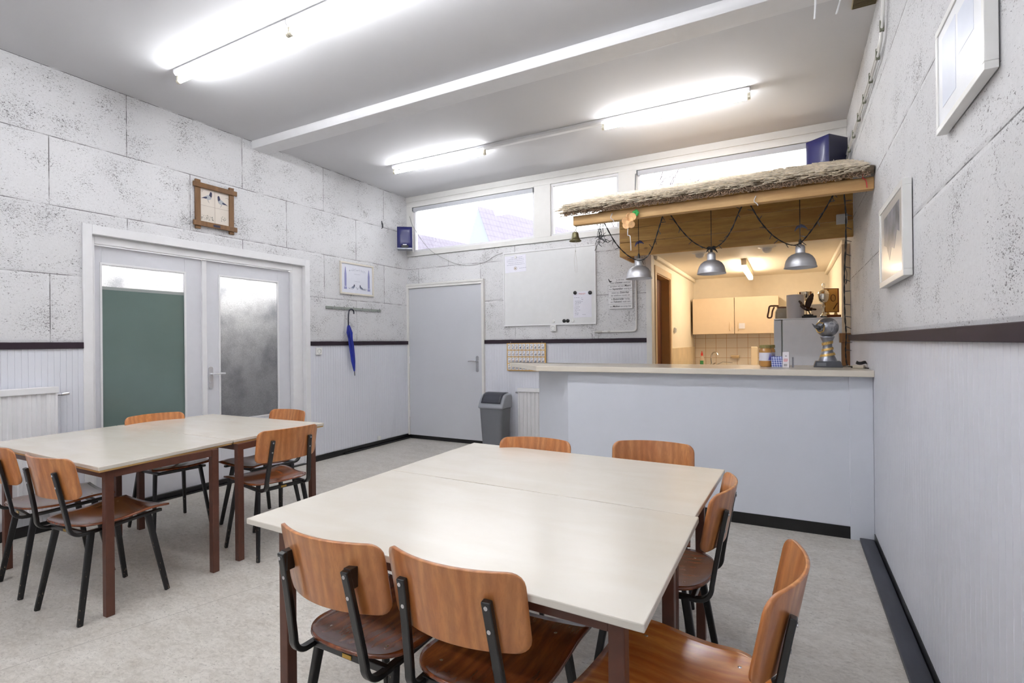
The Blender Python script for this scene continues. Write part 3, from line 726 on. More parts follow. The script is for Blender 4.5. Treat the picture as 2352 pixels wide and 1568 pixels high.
for i in range(3600):   # brown cut ends along the front edge
    u = rnd.random(); x = -1.63+2.09*u
    p = Vector((x, Y0+rnd.uniform(.0, .03), Z0))+nrm*rnd.uniform(-.004, .030)
    d = (-sl_n+Vector((rnd.uniform(-.5, .4), 0, rnd.uniform(-.12, .12)))).normalized()
    reed(p-off, d, rnd.uniform(.014, .034) if x < .44 else .012, rnd.uniform(.002, .0036))
th.done('reed_ends', mat('reed_cut_ends', (190, 164, 140), .9, noise=(60, .35, (1, 1, 1))), cp)['kind'] = 'stuff'
th = MB()
for i in range(500):    # ragged left end
    v = rnd.random(); p = Vector((-1.60, Y0, Z0))+sl*v+nrm*rnd.uniform(.0, .06)
    d = (-sl_n*.4+Vector((-1, 0, 0))+nrm*rnd.uniform(-.35, .1)).normalized()
    reed(p-off, d, rnd.uniform(.03, .11), rnd.uniform(.002, .0035))
for i in range(420):    # ragged ridge
    u = rnd.random(); p = Vector((-1.62+2.09*u, Y1-.02, Z1-.01))+nrm*rnd.uniform(.04, .065)
    d = (sl_n*rnd.uniform(.2, 1)+Vector((rnd.uniform(-1, 1), 0, 0))+nrm*rnd.uniform(0, .7)).normalized()
    reed(p-off, d, rnd.uniform(.01, .035), rnd.uniform(.0016, .003))
th.done('loose_reeds', M_STRAW2, cp)['kind'] = 'stuff'
# ---- pendant lamps
def pendant(x, label):
    t = thing('pendant_lamp', label, 'lamp', (x, 4.405, 1.862), 0, 'aluminium pendant lamps over the bar')
    pr = [(.1105, 0), (.1095, .004), (.105, .012), (.103, .03), (.095, .058), (.079, .083), (.058, .099), (.036, .107), (.032, .110), (.0315, .150), (.026, .166), (.012, .172), (.010, .173)]
    o = MB().lathe(pr, 40, caps=False).done('lamp_shade', M_ALU, t, smooth=True, solid=.0015, angle=50)
    MB().lathe([(.010, .172), (.010, .20), (.005, .215), (0, .216)], 16, caps=False).done('cable_grip', M_BLACKP, t, smooth=True)
    MB().sphere((0, 0, .06), .03, (1, 1, 1.25)).lathe([(.018, .09), (.018, .13)], 12).done('bulb', mat('opal_bulb', (226, 226, 222), .3), t, smooth=True)
    MB().tube([(0, 0, .21), (0, 0, .53)], .0028, 6).done('cord', M_BLACKP, t)
    return t
pendant(-1.127, 'aluminium pendant lamp hanging at the left end of the bar, next to the lettered sign')
pendant(-.546, 'aluminium pendant lamp hanging in the middle of the three over the bar')
pendant(.074, 'aluminium pendant lamp hanging above the fridge end of the bar')
# ribbons on the lamp cords
def smoothpts_(p):
    a, b_, c = [Vector(q) for q in p]; return [a*(1-t)**2+b_*2*t*(1-t)+c*t*t for t in [k/8 for k in range(9)]]
def ribbon(x, z, m, label, seed):
    rr = random.Random(seed); b = MB()
    for k in range(5):
        a = rr.uniform(0, 2*PI); L = rr.uniform(.03, .05); dz = rr.uniform(-.8, .5)
        pts = [(0, 0, 0), (math.cos(a)*L*.5, -abs(math.sin(a))*L*.2, dz*L*.2+.015), (math.cos(a)*L, -abs(math.sin(a))*L*.3, dz*L)]
        b.tube(smoothpts_(pts), [.004, .006, .008, .010, .010, .008, .006, .004, .003], 6)
    b.sphere((0, 0, 0), .009)
    o = b.done('ribbon_bow', m, smooth=True); o.location = (x, 4.395, z); return tag(o, label, 'ribbon', 'bows on the lamp cords')
ribbon(-1.127, 2.165, mat('navy_ribbon', (58, 60, 108), .4), 'navy striped bow tied to the cord of the left pendant lamp', 1)
ribbon(-.546, 2.062, M_BLACKP, 'black bow tied on top of the middle pendant lamp', 2)
ribbon(.074, 2.165, mat('grey_ribbon', (80, 84, 104), .4), 'small grey bow tied to the cord of the right pendant lamp', 3)

# ---- string light garland
gl = thing('string_lights', 'black string light garland looped between the canopy beam and the pendant lamps', 'string lights', (-1.35, 4.11, 2.3))
M_WIRE = mat('garland_wire', (18, 20, 26), .5); M_GB = mat('garland_bulb', (60, 60, 62), .3)
def smoothpts(p, n=8):
    P = [Vector(q) for q in p]; out = []
    for i in range(len(P)-1):
        p0, p1, p2, p3 = P[max(i-1, 0)], P[i], P[i+1], P[min(i+2, len(P)-1)]
        for k in range(n):
            t = k/n; out.append(.5*((2*p1)+(p2-p0)*t+(2*p0-5*p1+4*p2-p3)*t*t+(3*p1-p0-3*p2+p3)*t**3))
    return out+[P[-1]]
gpts = [[(-1.33, 4.105, 2.30), (-1.265, 4.18, 2.15), (-1.195, 4.28, 2.055), (-1.12, 4.36, 2.012), (-1.04, 4.33, 2.03), (-.97, 4.25, 2.10), (-.90, 4.15, 2.22), (-.86, 4.10, 2.30)],
        [(-.80, 4.10, 2.30), (-.735, 4.18, 2.19), (-.66, 4.28, 2.105), (-.56, 4.36, 2.056), (-.47, 4.32, 2.075), (-.39, 4.22, 2.14), (-.32, 4.12, 2.26), (-.295, 4.10, 2.30)],
        [(-.24, 4.10, 2.30), (-.18, 4.18, 2.19), (-.10, 4.27, 2.095), (-.01, 4.33, 2.035), (.06, 4.35, 2.03), (.12, 4.30, 2.08), (.19, 4.2, 2.17), (.25, 4.12, 2.27), (.27, 4.10, 2.31)]]
drop = [(.33, 4.14, 2.33), (.345, 4.2, 2.18), (.35, 4.3, 2.02), (.352, 4.42, 1.85), (.355, 4.5, 1.68), (.362, 4.56, 1.5), (.372, 4.6, 1.36), (.368, 4.62, 1.25), (.372, 4.60, 1.15), (.378, 4.58, 1.134)]
go = Vector(gl.location); gr = random.Random(11); wb = MB(); nb = 0; protob = None
def gbulb(p, d, parent):
    global protob
    if protob is None:
        protob = MB().tube([(0, 0, 0), (0, 0, .012), (0, 0, .022)], [.0022, .003, .0028], 6).tube([(0, 0, .022), (0, 0, .036), (0, 0, .042)], [.0026, .0024, .0006], 6).done('light_bulb', M_GB, parent)
        q = protob
    else: q = protob.copy(); C.objects.link(q); q.parent = parent
    q.matrix_local = Matrix.Translation(p) @ Vector((0, 0, 1)).rotation_difference(d.normalized()).to_matrix().to_4x4()
for g in gpts:
    sp = smoothpts(g)
    for ph in (0, PI):
        wb.tube([p-go+Vector((.003*math.cos(i*.9+ph), .003*math.sin(i*.9+ph), 0)) for i, p in enumerate(sp)], .0032, 5)
    for i in range(3, len(sp), 4):
        d = Vector((gr.uniform(-1, 1), gr.uniform(-.5, .5), gr.uniform(-1, .3))); gbulb(sp[i]-go, d, gl)
spd = smoothpts(drop)
for ph in (0, PI): wb.tube([p-go+Vector((.003*math.cos(i*.9+ph), .003*math.sin(i*.9+ph), 0)) for i, p in enumerate(spd)], .0028, 5)
for i in range(4, len(spd)-16, 4): gbulb(spd[i]-go, Vector((1, gr.uniform(-.5, .3), gr.uniform(-.6, .1))), gl)
# loose bunch at the left end
for k in range(7):
    a = [(-1.36+gr.uniform(-.03, .03), 4.1+gr.uniform(-.02, .03), 2.30), (-1.37+gr.uniform(-.06, .05), 4.12, 2.2), (-1.35+gr.uniform(-.07, .05), 4.13+gr.uniform(-.03, .03), 2.13+gr.uniform(-.04, .05))]
    wb.tube([p-go for p in smoothpts(a, 4)], .0022, 5)
    for p in (a[1], a[2], ((a[1][0]+a[2][0])/2, 4.12, (a[1][2]+a[2][2])/2)): gbulb(Vector(p)-go, Vector((gr.uniform(-1, 1), gr.uniform(-.5, .5), gr.uniform(-1, .4))), gl)
wb.done('wire', M_WIRE, gl)
# second loose wire by the lamp opening's right side
tag(MB().tube(smoothpts([(.40, 4.9, 2.30), (.415, 5.0, 2.1), (.41, 5.1, 1.95), (.43, 5.2, 1.88), (.425, 5.25, 1.80), (.44, 5.3, 1.84)]), .0022, 6).done('thin_cable', M_WIRE, smooth=True), 'thin dark cable dangling beside the wall switch at the right end of the canopy', 'cable')
# straw ribbons hanging from the beam
for k, (x, z0, z1, m_, lb) in enumerate([(-1.235, 2.35, 2.28, 'w', 'short white ribbon end on the canopy beam, left of the flower'), (-1.10, 2.30, 2.04, 'w', 'long white curling ribbon hanging below the flower on the canopy beam'), (-.20, 2.34, 2.27, 'w', 'short white ribbon on the canopy beam above the right garland loop'), (.435, 2.44, 2.30, 'r', 'red plastic strip hanging over the right end of the canopy beam')]):
    mm = mat('white_ribbon', (226, 224, 226), .4) if m_ == 'w' else mat('red_strip', (206, 70, 66), .4)
    yb = 4.018
    pts = smoothpts([(x, yb, z0), (x-.012, yb-.006, (z0+z1)/2), (x+.006, yb, (z0+z1)/2-.02), (x+.012, yb-.003, z1)], 5)
    tag(MB().tube(pts, .0035, 5).done('ribbon', mm), lb, 'ribbon', 'ribbon ends on the canopy beam')
# ---- flower
fl = thing('paper_flower', 'orange and peach artificial flower with green leaf pinned to the canopy beam', 'flower', (-1.09, 4.015, 2.275))
b = MB()
for k, (dx, dz, r) in enumerate([(0, 0, .032), (-.028, -.03, .034), (.02, .025, .03), (-.04, .0, .026), (.01, -.035, .028), (-.01, .035, .024)]):
    b.lathe([(0, 0), (r*.5, .004), (r*.9, .001), (r, .007), (r*.92, .009), (0, .006)], 14, M=Matrix.Translation((dx, -.004*k, dz)) @ Matrix.Rotation(R(90+k*7), 4, 'X') @ Matrix.Rotation(R(k*13-20), 4, 'Y'), caps=False)
b.done('petals', mat('peach_petal', (255, 206, 150), .6, noise=(30, .15, (1, 1, 1))), fl, smooth=True)
b = MB()
for k in range(5): b.sphere((.045+.012*math.cos(k*1.3), -.012, .05+.014*math.sin(k*1.3)), .016, (1, .3, .8), 8, 6)
b.done('leaf', mat('leaf_green', (40, 160, 70), .5), fl, smooth=True)
# ---- bell
bl = thing('brass_bell', 'small dull brass bell hanging from the left end of the canopy beam', 'bell', (-1.567, 4.06, 2.172))
MB().lathe([(.050, -.004), (.047, .001), (.036, .012), (.029, .03), (.0255, .055), (.022, .066), (.010, .072), (.0, .073)], 28, caps=False).done('bell_body', mat('dull_brass', (128, 122, 92), .4, .85), bl, smooth=True, solid=.003)
MB().tube(smoothpts([(-.008, 0, .072), (-.009, 0, .083), (0, 0, .088), (.009, 0, .083), (.008, 0, .072)], 4), .003, 6).done('bell_crown', MATS['dull_brass'], bl)
MB().tube(smoothpts([(0, 0, .085), (.010, 0, .10), (.008, 0, .118), (0, 0, .126)], 4), .003, 6).done('hook', M_BLACK, bl)
MB().tube([(0, 0, .03), (0, 0, -.085)], .0014, 5).sphere((0, 0, -.085), .005).tube(smoothpts([(0, 0, -.085), (-.010, 0, -.16), (-.004, 0, -.25), (.008, 0, -.262), (.012, 0, -.25), (.010, 0, -.17), (0, 0, -.085)], 6), .0014, 5).done('pull_cord', mat('cord_white', (206, 204, 200), .7), bl)
# ---- wall switch on the planks
sw = thing('light_switch', 'white double light switch on the pine planks at the right end of the canopy', 'switch', (.402, 5.274, 2.358))
MB().box(-.04, .04, -.034, 0, -.042, .042).done('switch_box', M_PLASTW, sw, bevel=.004)
MB().box(-.030, .030, -.039, -.034, -.030, .030).done('rocker', M_PLASTW, sw, bevel=.002)

# ---- speakers
def speaker(label, loc, rot, W, H, D, grp='navy loudspeakers by the windows'):
    t = thing('speaker', label, 'speaker', loc, rot, grp)
    P = lambda a, c, d: Vector((a, -d, c))
    MB().box(-W/2, W/2, -.0, D, 0, H).done('cabinet', M_NAVYS, t, bevel=.006)
    def face(u, v):
        z = .006+(H-.012)*v; x = (2*u-1)*(W/2-.004); bul = (1-(2*u-1)**4)*(1-(2*v-1)**6)
        return Vector((x, -.002-.022*bul, z))
    MB().grid(face, 14, 14).done('grille', M_NAVY, t, smooth=True)
    MB().box(-W*.12, W*.12, -.0265, -.023, H*.13, H*.155).done('badge', M_CHROME, t)
    MB().lathe([(0, 0), (W*.26, 0), (W*.26, .003), (W*.2, -.004), (0, -.004)], 24, M=Matrix.Translation((0, -.018, H*.075)) @ Matrix.Rotation(R(90), 4, 'X') @ Matrix.Diagonal((1, .35, 1, 1)), caps=False).done('port', M_BLACKP, t)
    return t
s1 = speaker('small navy loudspeaker on a bracket in the far left corner under the window', (-4.60, 5.53, 2.63), R(37), .205, .29, .10)
MB().box(-.10, .10, -.03, .10, -.022, -.001).done('bracket', mat('bracket_grey', (150, 154, 164), .4, .5), s1, bevel=.003)
s2 = speaker('large navy loudspeaker standing above the thatch in the right corner', (.235, 5.42, 2.812), R(-40), .23, .33, .24)

# ================================================================== LEFT WALL THINGS
# pigeon tile picture in oak slat frame
pg = thing('tile_picture', 'oak framed four-tile picture of two pigeons above the double door', 'picture', (XL, 2.985, 2.635))
def LB(y0, y1, z0, z1, d0, d1, B=None): return (B or MB()).box(d0, d1, y0, y1, z0, z1)
for z in (-.185, .165): LB(-.215, .205, z-.024, z+.022, .024, .042).done('frame_slat', M_OAK, pg, bevel=.004)
for y in (-.165, .158): LB(y-.024, y+.024, -.235, .215, .006, .027).done('frame_slat', M_OAK, pg, bevel=.004)
LB(-.150, .145, -.175, .150, .006, .014).done('tiles', mat('ivory_tile', (214, 205, 194), .3), pg)
LB(-.0035, -.0015, -.165, .143, .014, .0146).box(.014, .0146, -.142, .135, -.012, -.010).done('tile_joint', mat('tile_joint', (150, 136, 126), .7), pg)
LB(-.035, .03, -.200, -.178, .042, .044).done('name_plate', mat('navy_plate', (30, 32, 60), .3), pg, bevel=.001)
M_INKN = mat('ink_navy', (42, 44, 76), .6); M_INKG = mat('ink_grey', (140, 142, 146), .6); M_INKGR = mat('ink_green_grey', (84, 96, 84), .7)
def poly(pts, m_, parent, name, X, flip=1, oy=0, oz=0, sc=1):
    b = MB(); b.prism([(oy+flip*y*sc, oz+z*sc) for y, z in pts], lambda a, c, d: Vector((d, a, c)), X, X+.0006); return b.done(name, m_, parent)
body = [(-.055, -.012), (-.03, .002), (0, .022), (.022, .03), (.040, .022), (.043, .004), (.034, -.012), (.012, -.020), (-.012, -.016), (-.034, -.012)]
wing = [(-.062, -.020), (-.03, .0), (-.005, .006), (.0, -.006), (-.018, -.014), (-.04, -.014)]
head = [(.018, .026), (.026, .05), (.030, .060), (.040, .062), (.046, .054), (.047, .045), (.045, .016), (.038, .008)]
leg = [(.006, -.018), (.014, -.036), (.022, -.048), (.019, -.049), (.009, -.036), (.002, -.020)]
for fl_, oy, oz, rotz in ((1, -.075, .068, 0), (-1, .068, .050, 0)):
    poly(body, mat('ink_pale', (168, 170, 176), .6), pg, 'pigeon_drawing', .0146, fl_, oy, oz, .95)
    poly(wing, M_INKN, pg, 'pigeon_drawing', .0152, fl_, oy, oz, .95); poly(head, M_INKN, pg, 'pigeon_drawing', .0154, fl_, oy, oz, .95)
    poly(leg, MATS['ink_grey'], pg, 'pigeon_drawing', .0146, fl_, oy, oz, .95)
rr = random.Random(2); b = MB()
for k in range(46): y = rr.uniform(-.135, -.02); z = rr.uniform(-.145, -.10)-.02*(y+.135)*0; b.box(.0146, .0152, y, y+rr.uniform(.002, .008), z, z+rr.uniform(.002, .005))
for k in range(26): y = rr.uniform(.055, .105); z = rr.uniform(-.13, -.08); b.box(.0146, .0152, y, y+rr.uniform(.002, .007), z, z+rr.uniform(.002, .005))
for y0 in (-.14, .10):
    for k in range(8): y = y0+rr.uniform(0, .03); z = .11+rr.uniform(0, .02)-(.02 if y0 > 0 else 0); b.box(.0146, .0152, y, y+.003, z, z+.003)
b.done('ornament_drawing', M_INKGR, pg)
# certificate
cf = thing('framed_certificate', 'white framed certificate with two feathers above the hook rack', 'picture', (XL, 4.80, 2.138), (0, 0, 0))
def frame(t, W, H, d, bw, m_, inner=None):
    for a in ((-W/2, W/2, -H/2, -H/2+bw), (-W/2, W/2, H/2-bw, H/2)): MB().box(0, d, a[0], a[1], a[2], a[3]).done('frame_rail', m_, t, bevel=.003)
    for a in ((-W/2, -W/2+bw), (W/2-bw, W/2)): MB().box(0, d, a[0], a[1], -H/2+bw, H/2-bw).done('frame_stile', m_, t, bevel=.003)
M_CREAMF = mat('cream_frame_paint', (216, 210, 198), .4)
frame(cf, .565, .395, .022, .022, M_CREAMF)
MB().box(.004, .010, -.262, .262, -.176, .176).done('print', mat('certificate_paper', (222, 224, 234), .25), cf)
M_LAV = mat('ink_lavender', (140, 142, 186), .6)
b = MB()
for y in (-.195, .20):
    b.prism([(y-.016, -.10), (y+.016, -.10), (y+.017, .05), (y+.004, .135), (y-.004, .135), (y-.017, .05)], lambda a, c, d: Vector((d, a, c)), .010, .0107)
    b.box(.010, .0107, y-.022, y+.022, -.135, -.105)
b.done('feather_drawing', M_LAV, cf)
b = MB(); rr = random.Random(4)
for k in range(60):
    t_ = rr.uniform(-1, 1); y = t_*.14; z = .115-.02*t_*t_+rr.uniform(-.012, .012); b.box(.010, .0107, y, y+.006, z, z+.003)
for k in range(70):
    t_ = rr.uniform(-1, 1); y = t_*.15; z = -.118+.03*math.exp(-((abs(t_)-.28)/.12)**2)+rr.uniform(-.012, .008); b.box(.010, .0107, y, y+.008, z, z+.004)
for z, w_ in ((.06, .05), (-.03, .05)):
    b.box(.010, .0104, -w_, w_, z, z+.002)
b.done('ornament_drawing', mat('ink_greyblue', (120, 128, 150), .6), cf)
for fl_, oy in ((1, -.075), (-1, .07)): poly(body+[], MATS['ink_greyblue'], cf, 'pigeon_drawing', .0108, fl_, oy, -.105, .62); poly(head, M_INKN, cf, 'pigeon_drawing', .0109, fl_, oy, -.105, .62)
# hook rack
hr = thing('hook_rack', 'grey coat rack rail with six metal hooks on the left wall', 'coat rack', (XL, 4.76, 1.765))
MB().box(0, .014, -.46, .46, -.016, .016).done('rail', mat('rack_grey', (150, 156, 150), .4, .4), hr, bevel=.003)
hp = None
for k in range(6):
    y = -.375+.152*k
    if hp is None:
        hp = MB().tube(smoothpts([(.014, 0, .004), (.035, 0, -.006), (.05, 0, .0), (.056, 0, .016)], 4), .004, 6).sphere((.056, 0, .018), .006).tube(smoothpts([(.014, 0, -.006), (.028, 0, -.022), (.042, 0, -.022), (.046, 0, -.010)], 4), .0035, 6).done('hook', M_CHROME, hr, smooth=True); q = hp
    else: q = hp.copy(); C.objects.link(q); q.parent = hr
    q.location = (0, y, 0)
# umbrella
um = thing('umbrella', 'folded blue umbrella hanging by its crook from the hook rack', 'umbrella', (XL+.062, 4.60, 1.745))
MB().tube(smoothpts([(.0, .085, -.045), (.0, .08, -.008), (0, .045, .012), (0, .01, -.008), (0, -.002, -.05), (0, -.006, -.13), (0, -.004, -.20)], 6), .008, 10).done('handle', mat('navy_black_handle', (18, 20, 46), .3), um, smooth=True)
ub = MB(); n = 22; prof = [(.013, -.185), (.022, -.21), (.030, -.255), (.034, -.275), (.030, -.30), (.026, -.35), (.030, -.42), (.028, -.52), (.024, -.62), (.015, -.70), (.009, -.745)]
rings = []
for i, (r, z) in enumerate(prof):
    cy = .0+.085*((-z-.185)/.56)
    rings.append([ub.b.verts.new(Vector((r*(1+.22*math.cos(5*a+z*9))*math.cos(a)*.8, cy+r*(1+.22*math.cos(5*a+z*9))*math.sin(a), z))) for a in [2*PI*k/n for k in range(n)]])
for a, c in zip(rings, rings[1:]):
    for k in range(n): ub.b.faces.new((a[k], a[(k+1) % n], c[(k+1) % n], c[k]))
ub.b.faces.new(rings[0]); ub.b.faces.new(rings[-1])
ub.done('canopy_cloth', mat('blue_umbrella_cloth', (24, 42, 150), .55, noise=(25, .3, (1, 1, .3))), um, smooth=True)
MB().tube([(0, .085, -.74), (0, .092, -.80)], .0045, 8).done('tip', M_BLACKP, um)
# sockets
def socket(label, side, h, z, w=.08, inner=True):
    M = wallM(side, h, z, .012); t = thing('wall_socket', label, 'socket', M.translation, M.to_euler(), 'white wall sockets')
    MB().box(-w/2, w/2, -w/2, w/2, 0, .022).done('cover', M_PLASTW, t, bevel=.004)
    if inner:
        MB().lathe([(.022, .0225), (.022, .018), (0, .018)], 24, caps=False).lathe([(.025, .022), (.026, .025), (.023, .025), (.022, .022)], 24, caps=False).done('socket_ring', mat('socket_grey', (180, 182, 186), .4), t, smooth=True)
        MB().tube([(-.009, 0, .018), (-.009, 0, .0195)], .0035, 8).tube([(.009, 0, .018), (.009, 0, .0195)], .0035, 8).done('pin_hole', M_BLACKP, t)
    return t
socket('white wall socket on the panelling right beside the double door frame', 'left', 4.176, 1.254)
socket('small white wall socket on the plaster under the whiteboard', 'back', -2.52, 1.497, .075)
socket('white cap near the floor on the left wall panelling near the corner', 'left', 5.15, .10, .05, False)
tag(MB().tube(smoothpts([(XL+.004, 5.255, 2.86), (XL+.03, 5.245, 2.87), (XL+.038, 5.235, 2.90), (XL+.032, 5.232, 2.93), (XL+.02, 5.24, 2.955)], 4), [.004]*4+[.009]*8+[.006]*4+[.003], 8).done('wall_hook', mat('dark_hook', (40, 40, 50), .4), smooth=True), 'small dark curved hook high on the left wall near the corner', 'hook')

# radiators
def radiator(label, side, h0, h1, z0, z1, grp='white panel radiators'):
    M = wallM(side, h0, z0, .025); t = thing('radiator', label, 'radiator', M.translation, M.to_euler(), grp); W, H = h1-h0, z1-z0
    b = MB(); pts = [(0, .055)]; x = .02
    while x+.036 < W: pts += [(x, .055), (x+.006, .047), (x+.028, .047), (x+.034, .055)]; x += .052
    pts.append((W, .055)); pts += [(W, .0), (0, .0)]
    b.prism(pts, lambda a, c, d: Vector((a, d, c)), .0, H-.045); b.done('panel', M_WHITE, t)
    MB().box(-.004, W+.004, H-.045, H, -.002, .068).done('top_cover', M_WHITE, t, bevel=.004)
    MB().tube([(W+.0, H-.06, .03), (W+.03, H-.06, .03)], .008, 8).tube([(W+.03, H-.06, .03), (W+.075, H-.055, .03)], .013, 10).done('valve', M_CHROME, t, smooth=True)
    return t
radiator('white panel radiator on the left wall beside the double door, cut by the photo edge', 'left', .55, 1.76, .15, 1.045)
r2 = radiator('white panel radiator on the back wall between the waste bin and the bar', 'back', -2.985, -1.75, .12, .765)
MB().tube([(-.04, .59, .03), (0, .585, .03)], .011, 8).done('valve', M_CHROME, r2)

# ================================================================== BACK WALL THINGS
wbd = thing('whiteboard', 'large whiteboard with white frame on the back wall', 'whiteboard', (-2.594, YB, 2.0))
W, H = 1.215, .915
MB().box(-W/2, W/2, -.014, -.002, -H/2, H/2).done('writing_surface', mat('whiteboard_white', (222, 223, 224), .22), wbd)
b = MB()
for a in ((-W/2-.006, W/2+.006, -H/2-.008, -H/2+.008), (-W/2-.006, W/2+.006, H/2-.008, H/2+.008)): b.box(a[0], a[1], -.022, 0, a[2], a[3])
for a in ((-W/2-.008, -W/2+.008), (W/2-.008, W/2+.008)): b.box(a[0], a[1], -.022, 0, -H/2+.008, H/2-.008)
b.done('frame', M_WHITE, wbd, bevel=.003)
M_PAPER = mat('white_paper', (226, 226, 236), .5); M_INK = mat('ink_black', (50, 50, 56), .6); M_INKL = mat('ink_light', (150, 150, 170), .6)
YW = YB-.0145
def paper(label, x0, x1, z0, z1, lines, seed, skew=0):
    t = thing('paper_sheet', label, 'paper', ((x0+x1)/2, YW, (z0+z1)/2), (0, skew, 0)); w, h = (x1-x0)/2, (z1-z0)/2
    MB().box(-w, w, -.0012, 0, -h, h).done('sheet', M_PAPER, t)
    rr = random.Random(seed); b = MB()
    for z, a, c in lines:
        x = a
        while x < c: L = rr.uniform(.006, .022); b.box(w*2*x-w, w*2*(x)-w+L, -.0017, -.0012, h*2*z-h, h*2*z-h+.0045); x += (L+.006)/(2*w)
    b.done('printed_text', M_INKL, t)
    return t
p1 = paper('white notice with a round emblem at the upper left of the whiteboard', -3.185, -2.885, 2.215, 2.425, [(.86, .3, .85), (.76, .12, .9), (.66, .1, .88), (.54, .15, .85), (.44, .1, .9), (.2, .68, .95)], 1, R(-1.5))
MB().lathe([(.017, 0), (.021, 0), (.021, .001), (.017, .001)], 24, M=Matrix.Translation((0, -.0014, -.058)) @ Matrix.Rotation(R(90), 4, 'X'), caps=False).box(-.010, .006, -.0018, -.0012, -.066, -.05).done('round_emblem', mat('ink_ochre', (150, 130, 96), .6), p1)
p2 = paper('white price list under two black magnets at the lower right of the whiteboard', -2.262, -2.035, 1.618, 1.925, [(.76, .05, .3), (.62, .1, .35), (.58, .1, .4), (.54, .1, .4), (.6, .45, .52), (.48, .1, .3), (.40, .08, .32), (.34, .08, .28), (.28, .08, .3), (.22, .08, .2), (.16, .08, .22), (.10, .1, .2), (.10, .5, .6), (.74, .45, .5), (.68, .45, .5)], 5)
text('PRIJSLIJST', .021, mat('ink_pink', (206, 120, 130), .6), p2, Matrix.Translation((-.045, -.0014, .118)) @ Matrix.Rotation(R(90), 4, 'X'), 'heading')
def magnet(x, z, r, m_, lb, d=.0): 
    o = MB().lathe([(0, 0), (r, 0), (r, .006), (r*.8, .009), (0, .009)], 20, M=Matrix.Rotation(R(90), 4, 'X'), caps=False).done('magnet', m_, smooth=True); o.location = (x, YW-d, z)
    return tag(o, lb, 'magnet', 'round magnets on the whiteboard')
magnet(-2.238, 1.912, .022, M_BLACKP, 'black round magnet at the left top corner of the price list', .0015); magnet(-2.052, 1.904, .022, M_BLACKP, 'black round magnet at the right top corner of the price list', .0015)
magnet(-2.381, 1.583, .022, M_BLACKP, 'left of the two black round magnets at the bottom edge of the whiteboard'); magnet(-2.334, 1.583, .022, M_BLACKP, 'right of the two black round magnets at the bottom edge of the whiteboard')
magnet(-2.520, 1.583, .019, M_PLASTW, 'white round magnet at the bottom of the whiteboard, left of the black pair'); magnet(-2.272, 1.583, .019, M_PLASTW, 'white round magnet at the bottom of the whiteboard, right of the black pair')
magnet(-3.03, 2.402, .016, M_PLASTW, 'white round magnet holding the notice with the round emblem', .0015)
# lettered plank sign
sg = thing('lettered_sign', 'white slatted sign with Dutch lettering and a black pigeon, right of the whiteboard', 'sign', (-1.69, YB, 1.873))
zz = .177; rows = [.075, .073, .073, .073, .056]
for hgt in rows:
    MB().box(-.139, .139, -.022, -.004, zz-hgt+.0015, zz-.0005).done('slat', mat('sign_white', (224, 224, 226), .5), sg, bevel=.0015); zz -= hgt
MS = lambda x, z: Matrix.Translation((x, -.0224, z)) @ Matrix.Rotation(R(90), 4, 'X')
def line(segs, z, x0=None, tot=.225, size=.026):
    obs = []; x = 0
    for s_, bold in segs:
        o = text(s_, size*(1.12 if bold else 1), mat('sign_ink', (52, 52, 58), .6) if bold else mat('sign_ink_soft', (110, 110, 118), .6), sg, Matrix(), 'lettering', shear=.25 if bold else 0, bold=.00035 if bold else 0)
        xs = [v.co.x for v in o.data.vertices]; obs.append((o, x-min(xs))); x += max(xs)-min(xs)+size*.32
    wdt = x-size*.32; k = min(1, .262/wdt); st = (x0 if x0 is not None else -wdt*k/2)
    for o, ox in obs: o.data.transform(Matrix.Translation((st, -.0224, z)) @ Matrix.Rotation(R(90), 4, 'X') @ Matrix.Scale(k, 4, (1, 0, 0)) @ Matrix.Translation((ox, 0, 0)))
line([('In dit huis', 0)], .150, -.045, size=.023); line([('staan', 0), ('Duiven', 1), ('centraal', 0)], .117, size=.026)
line([('spreken wij van', 0), ('Maart', 1)], .078); line([('tot', 0), ('September', 1), ('weinig af', 0)], .046)
line([('staat op', 0), ('Zaterdag', 1)], .004); line([('de telefoon nooit uit', 0)], -.028)
line([('is', 0), ('Buienradar', 1), ('heilig', 0)], -.069); line([('en', 0), ('Teletext', 1), ('vaak aan', 0)], -.100)
line([('en', 0), ('Melken', 1), ('ze erop los', 0)], -.152)
b = MB(); b.prism([(-.135+x*.55, .150+z*.75) for x, z in [(-.01, .03), (.0, .035), (.012, .02), (.03, .0), (.05, -.002), (.08, -.006), (.05, -.02), (.03, -.022), (.036, -.04), (.026, -.024), (.008, -.008)]], lambda a, c, d: Vector((a, d, c)), -.0232, -.0224); b.done('pigeon_silhouette', M_INK, sg)
# pipe
pp = thing('wall_pipe', 'white painted conduit pipe bending along the back wall beside the kitchen opening', 'pipe', (-1.512, YB-.016, 1.45))
MB().tube(smoothpts([(0, 0, .72), (0, 0, .3), (0, 0, .05), (-.006, 0, .015), (-.025, 0, -.003), (-.06, 0, -.006), (-.2, 0, -.006), (-.40, 0, -.006)], 6), .010, 10).done('pipe', M_WHITE2, pp, smooth=True)
MB().tube([(-.40, 0, -.006), (-.46, 0, -.006)], .014, 10).tube([(-.455, 0, -.006), (-.49, 0, -.008)], .010, 8).tube([(-.30+.0, 0, -.006), (-.33, 0, -.006)], .013, 10).done('coupling', mat('old_white', (190, 188, 184), .5), pp, smooth=True)
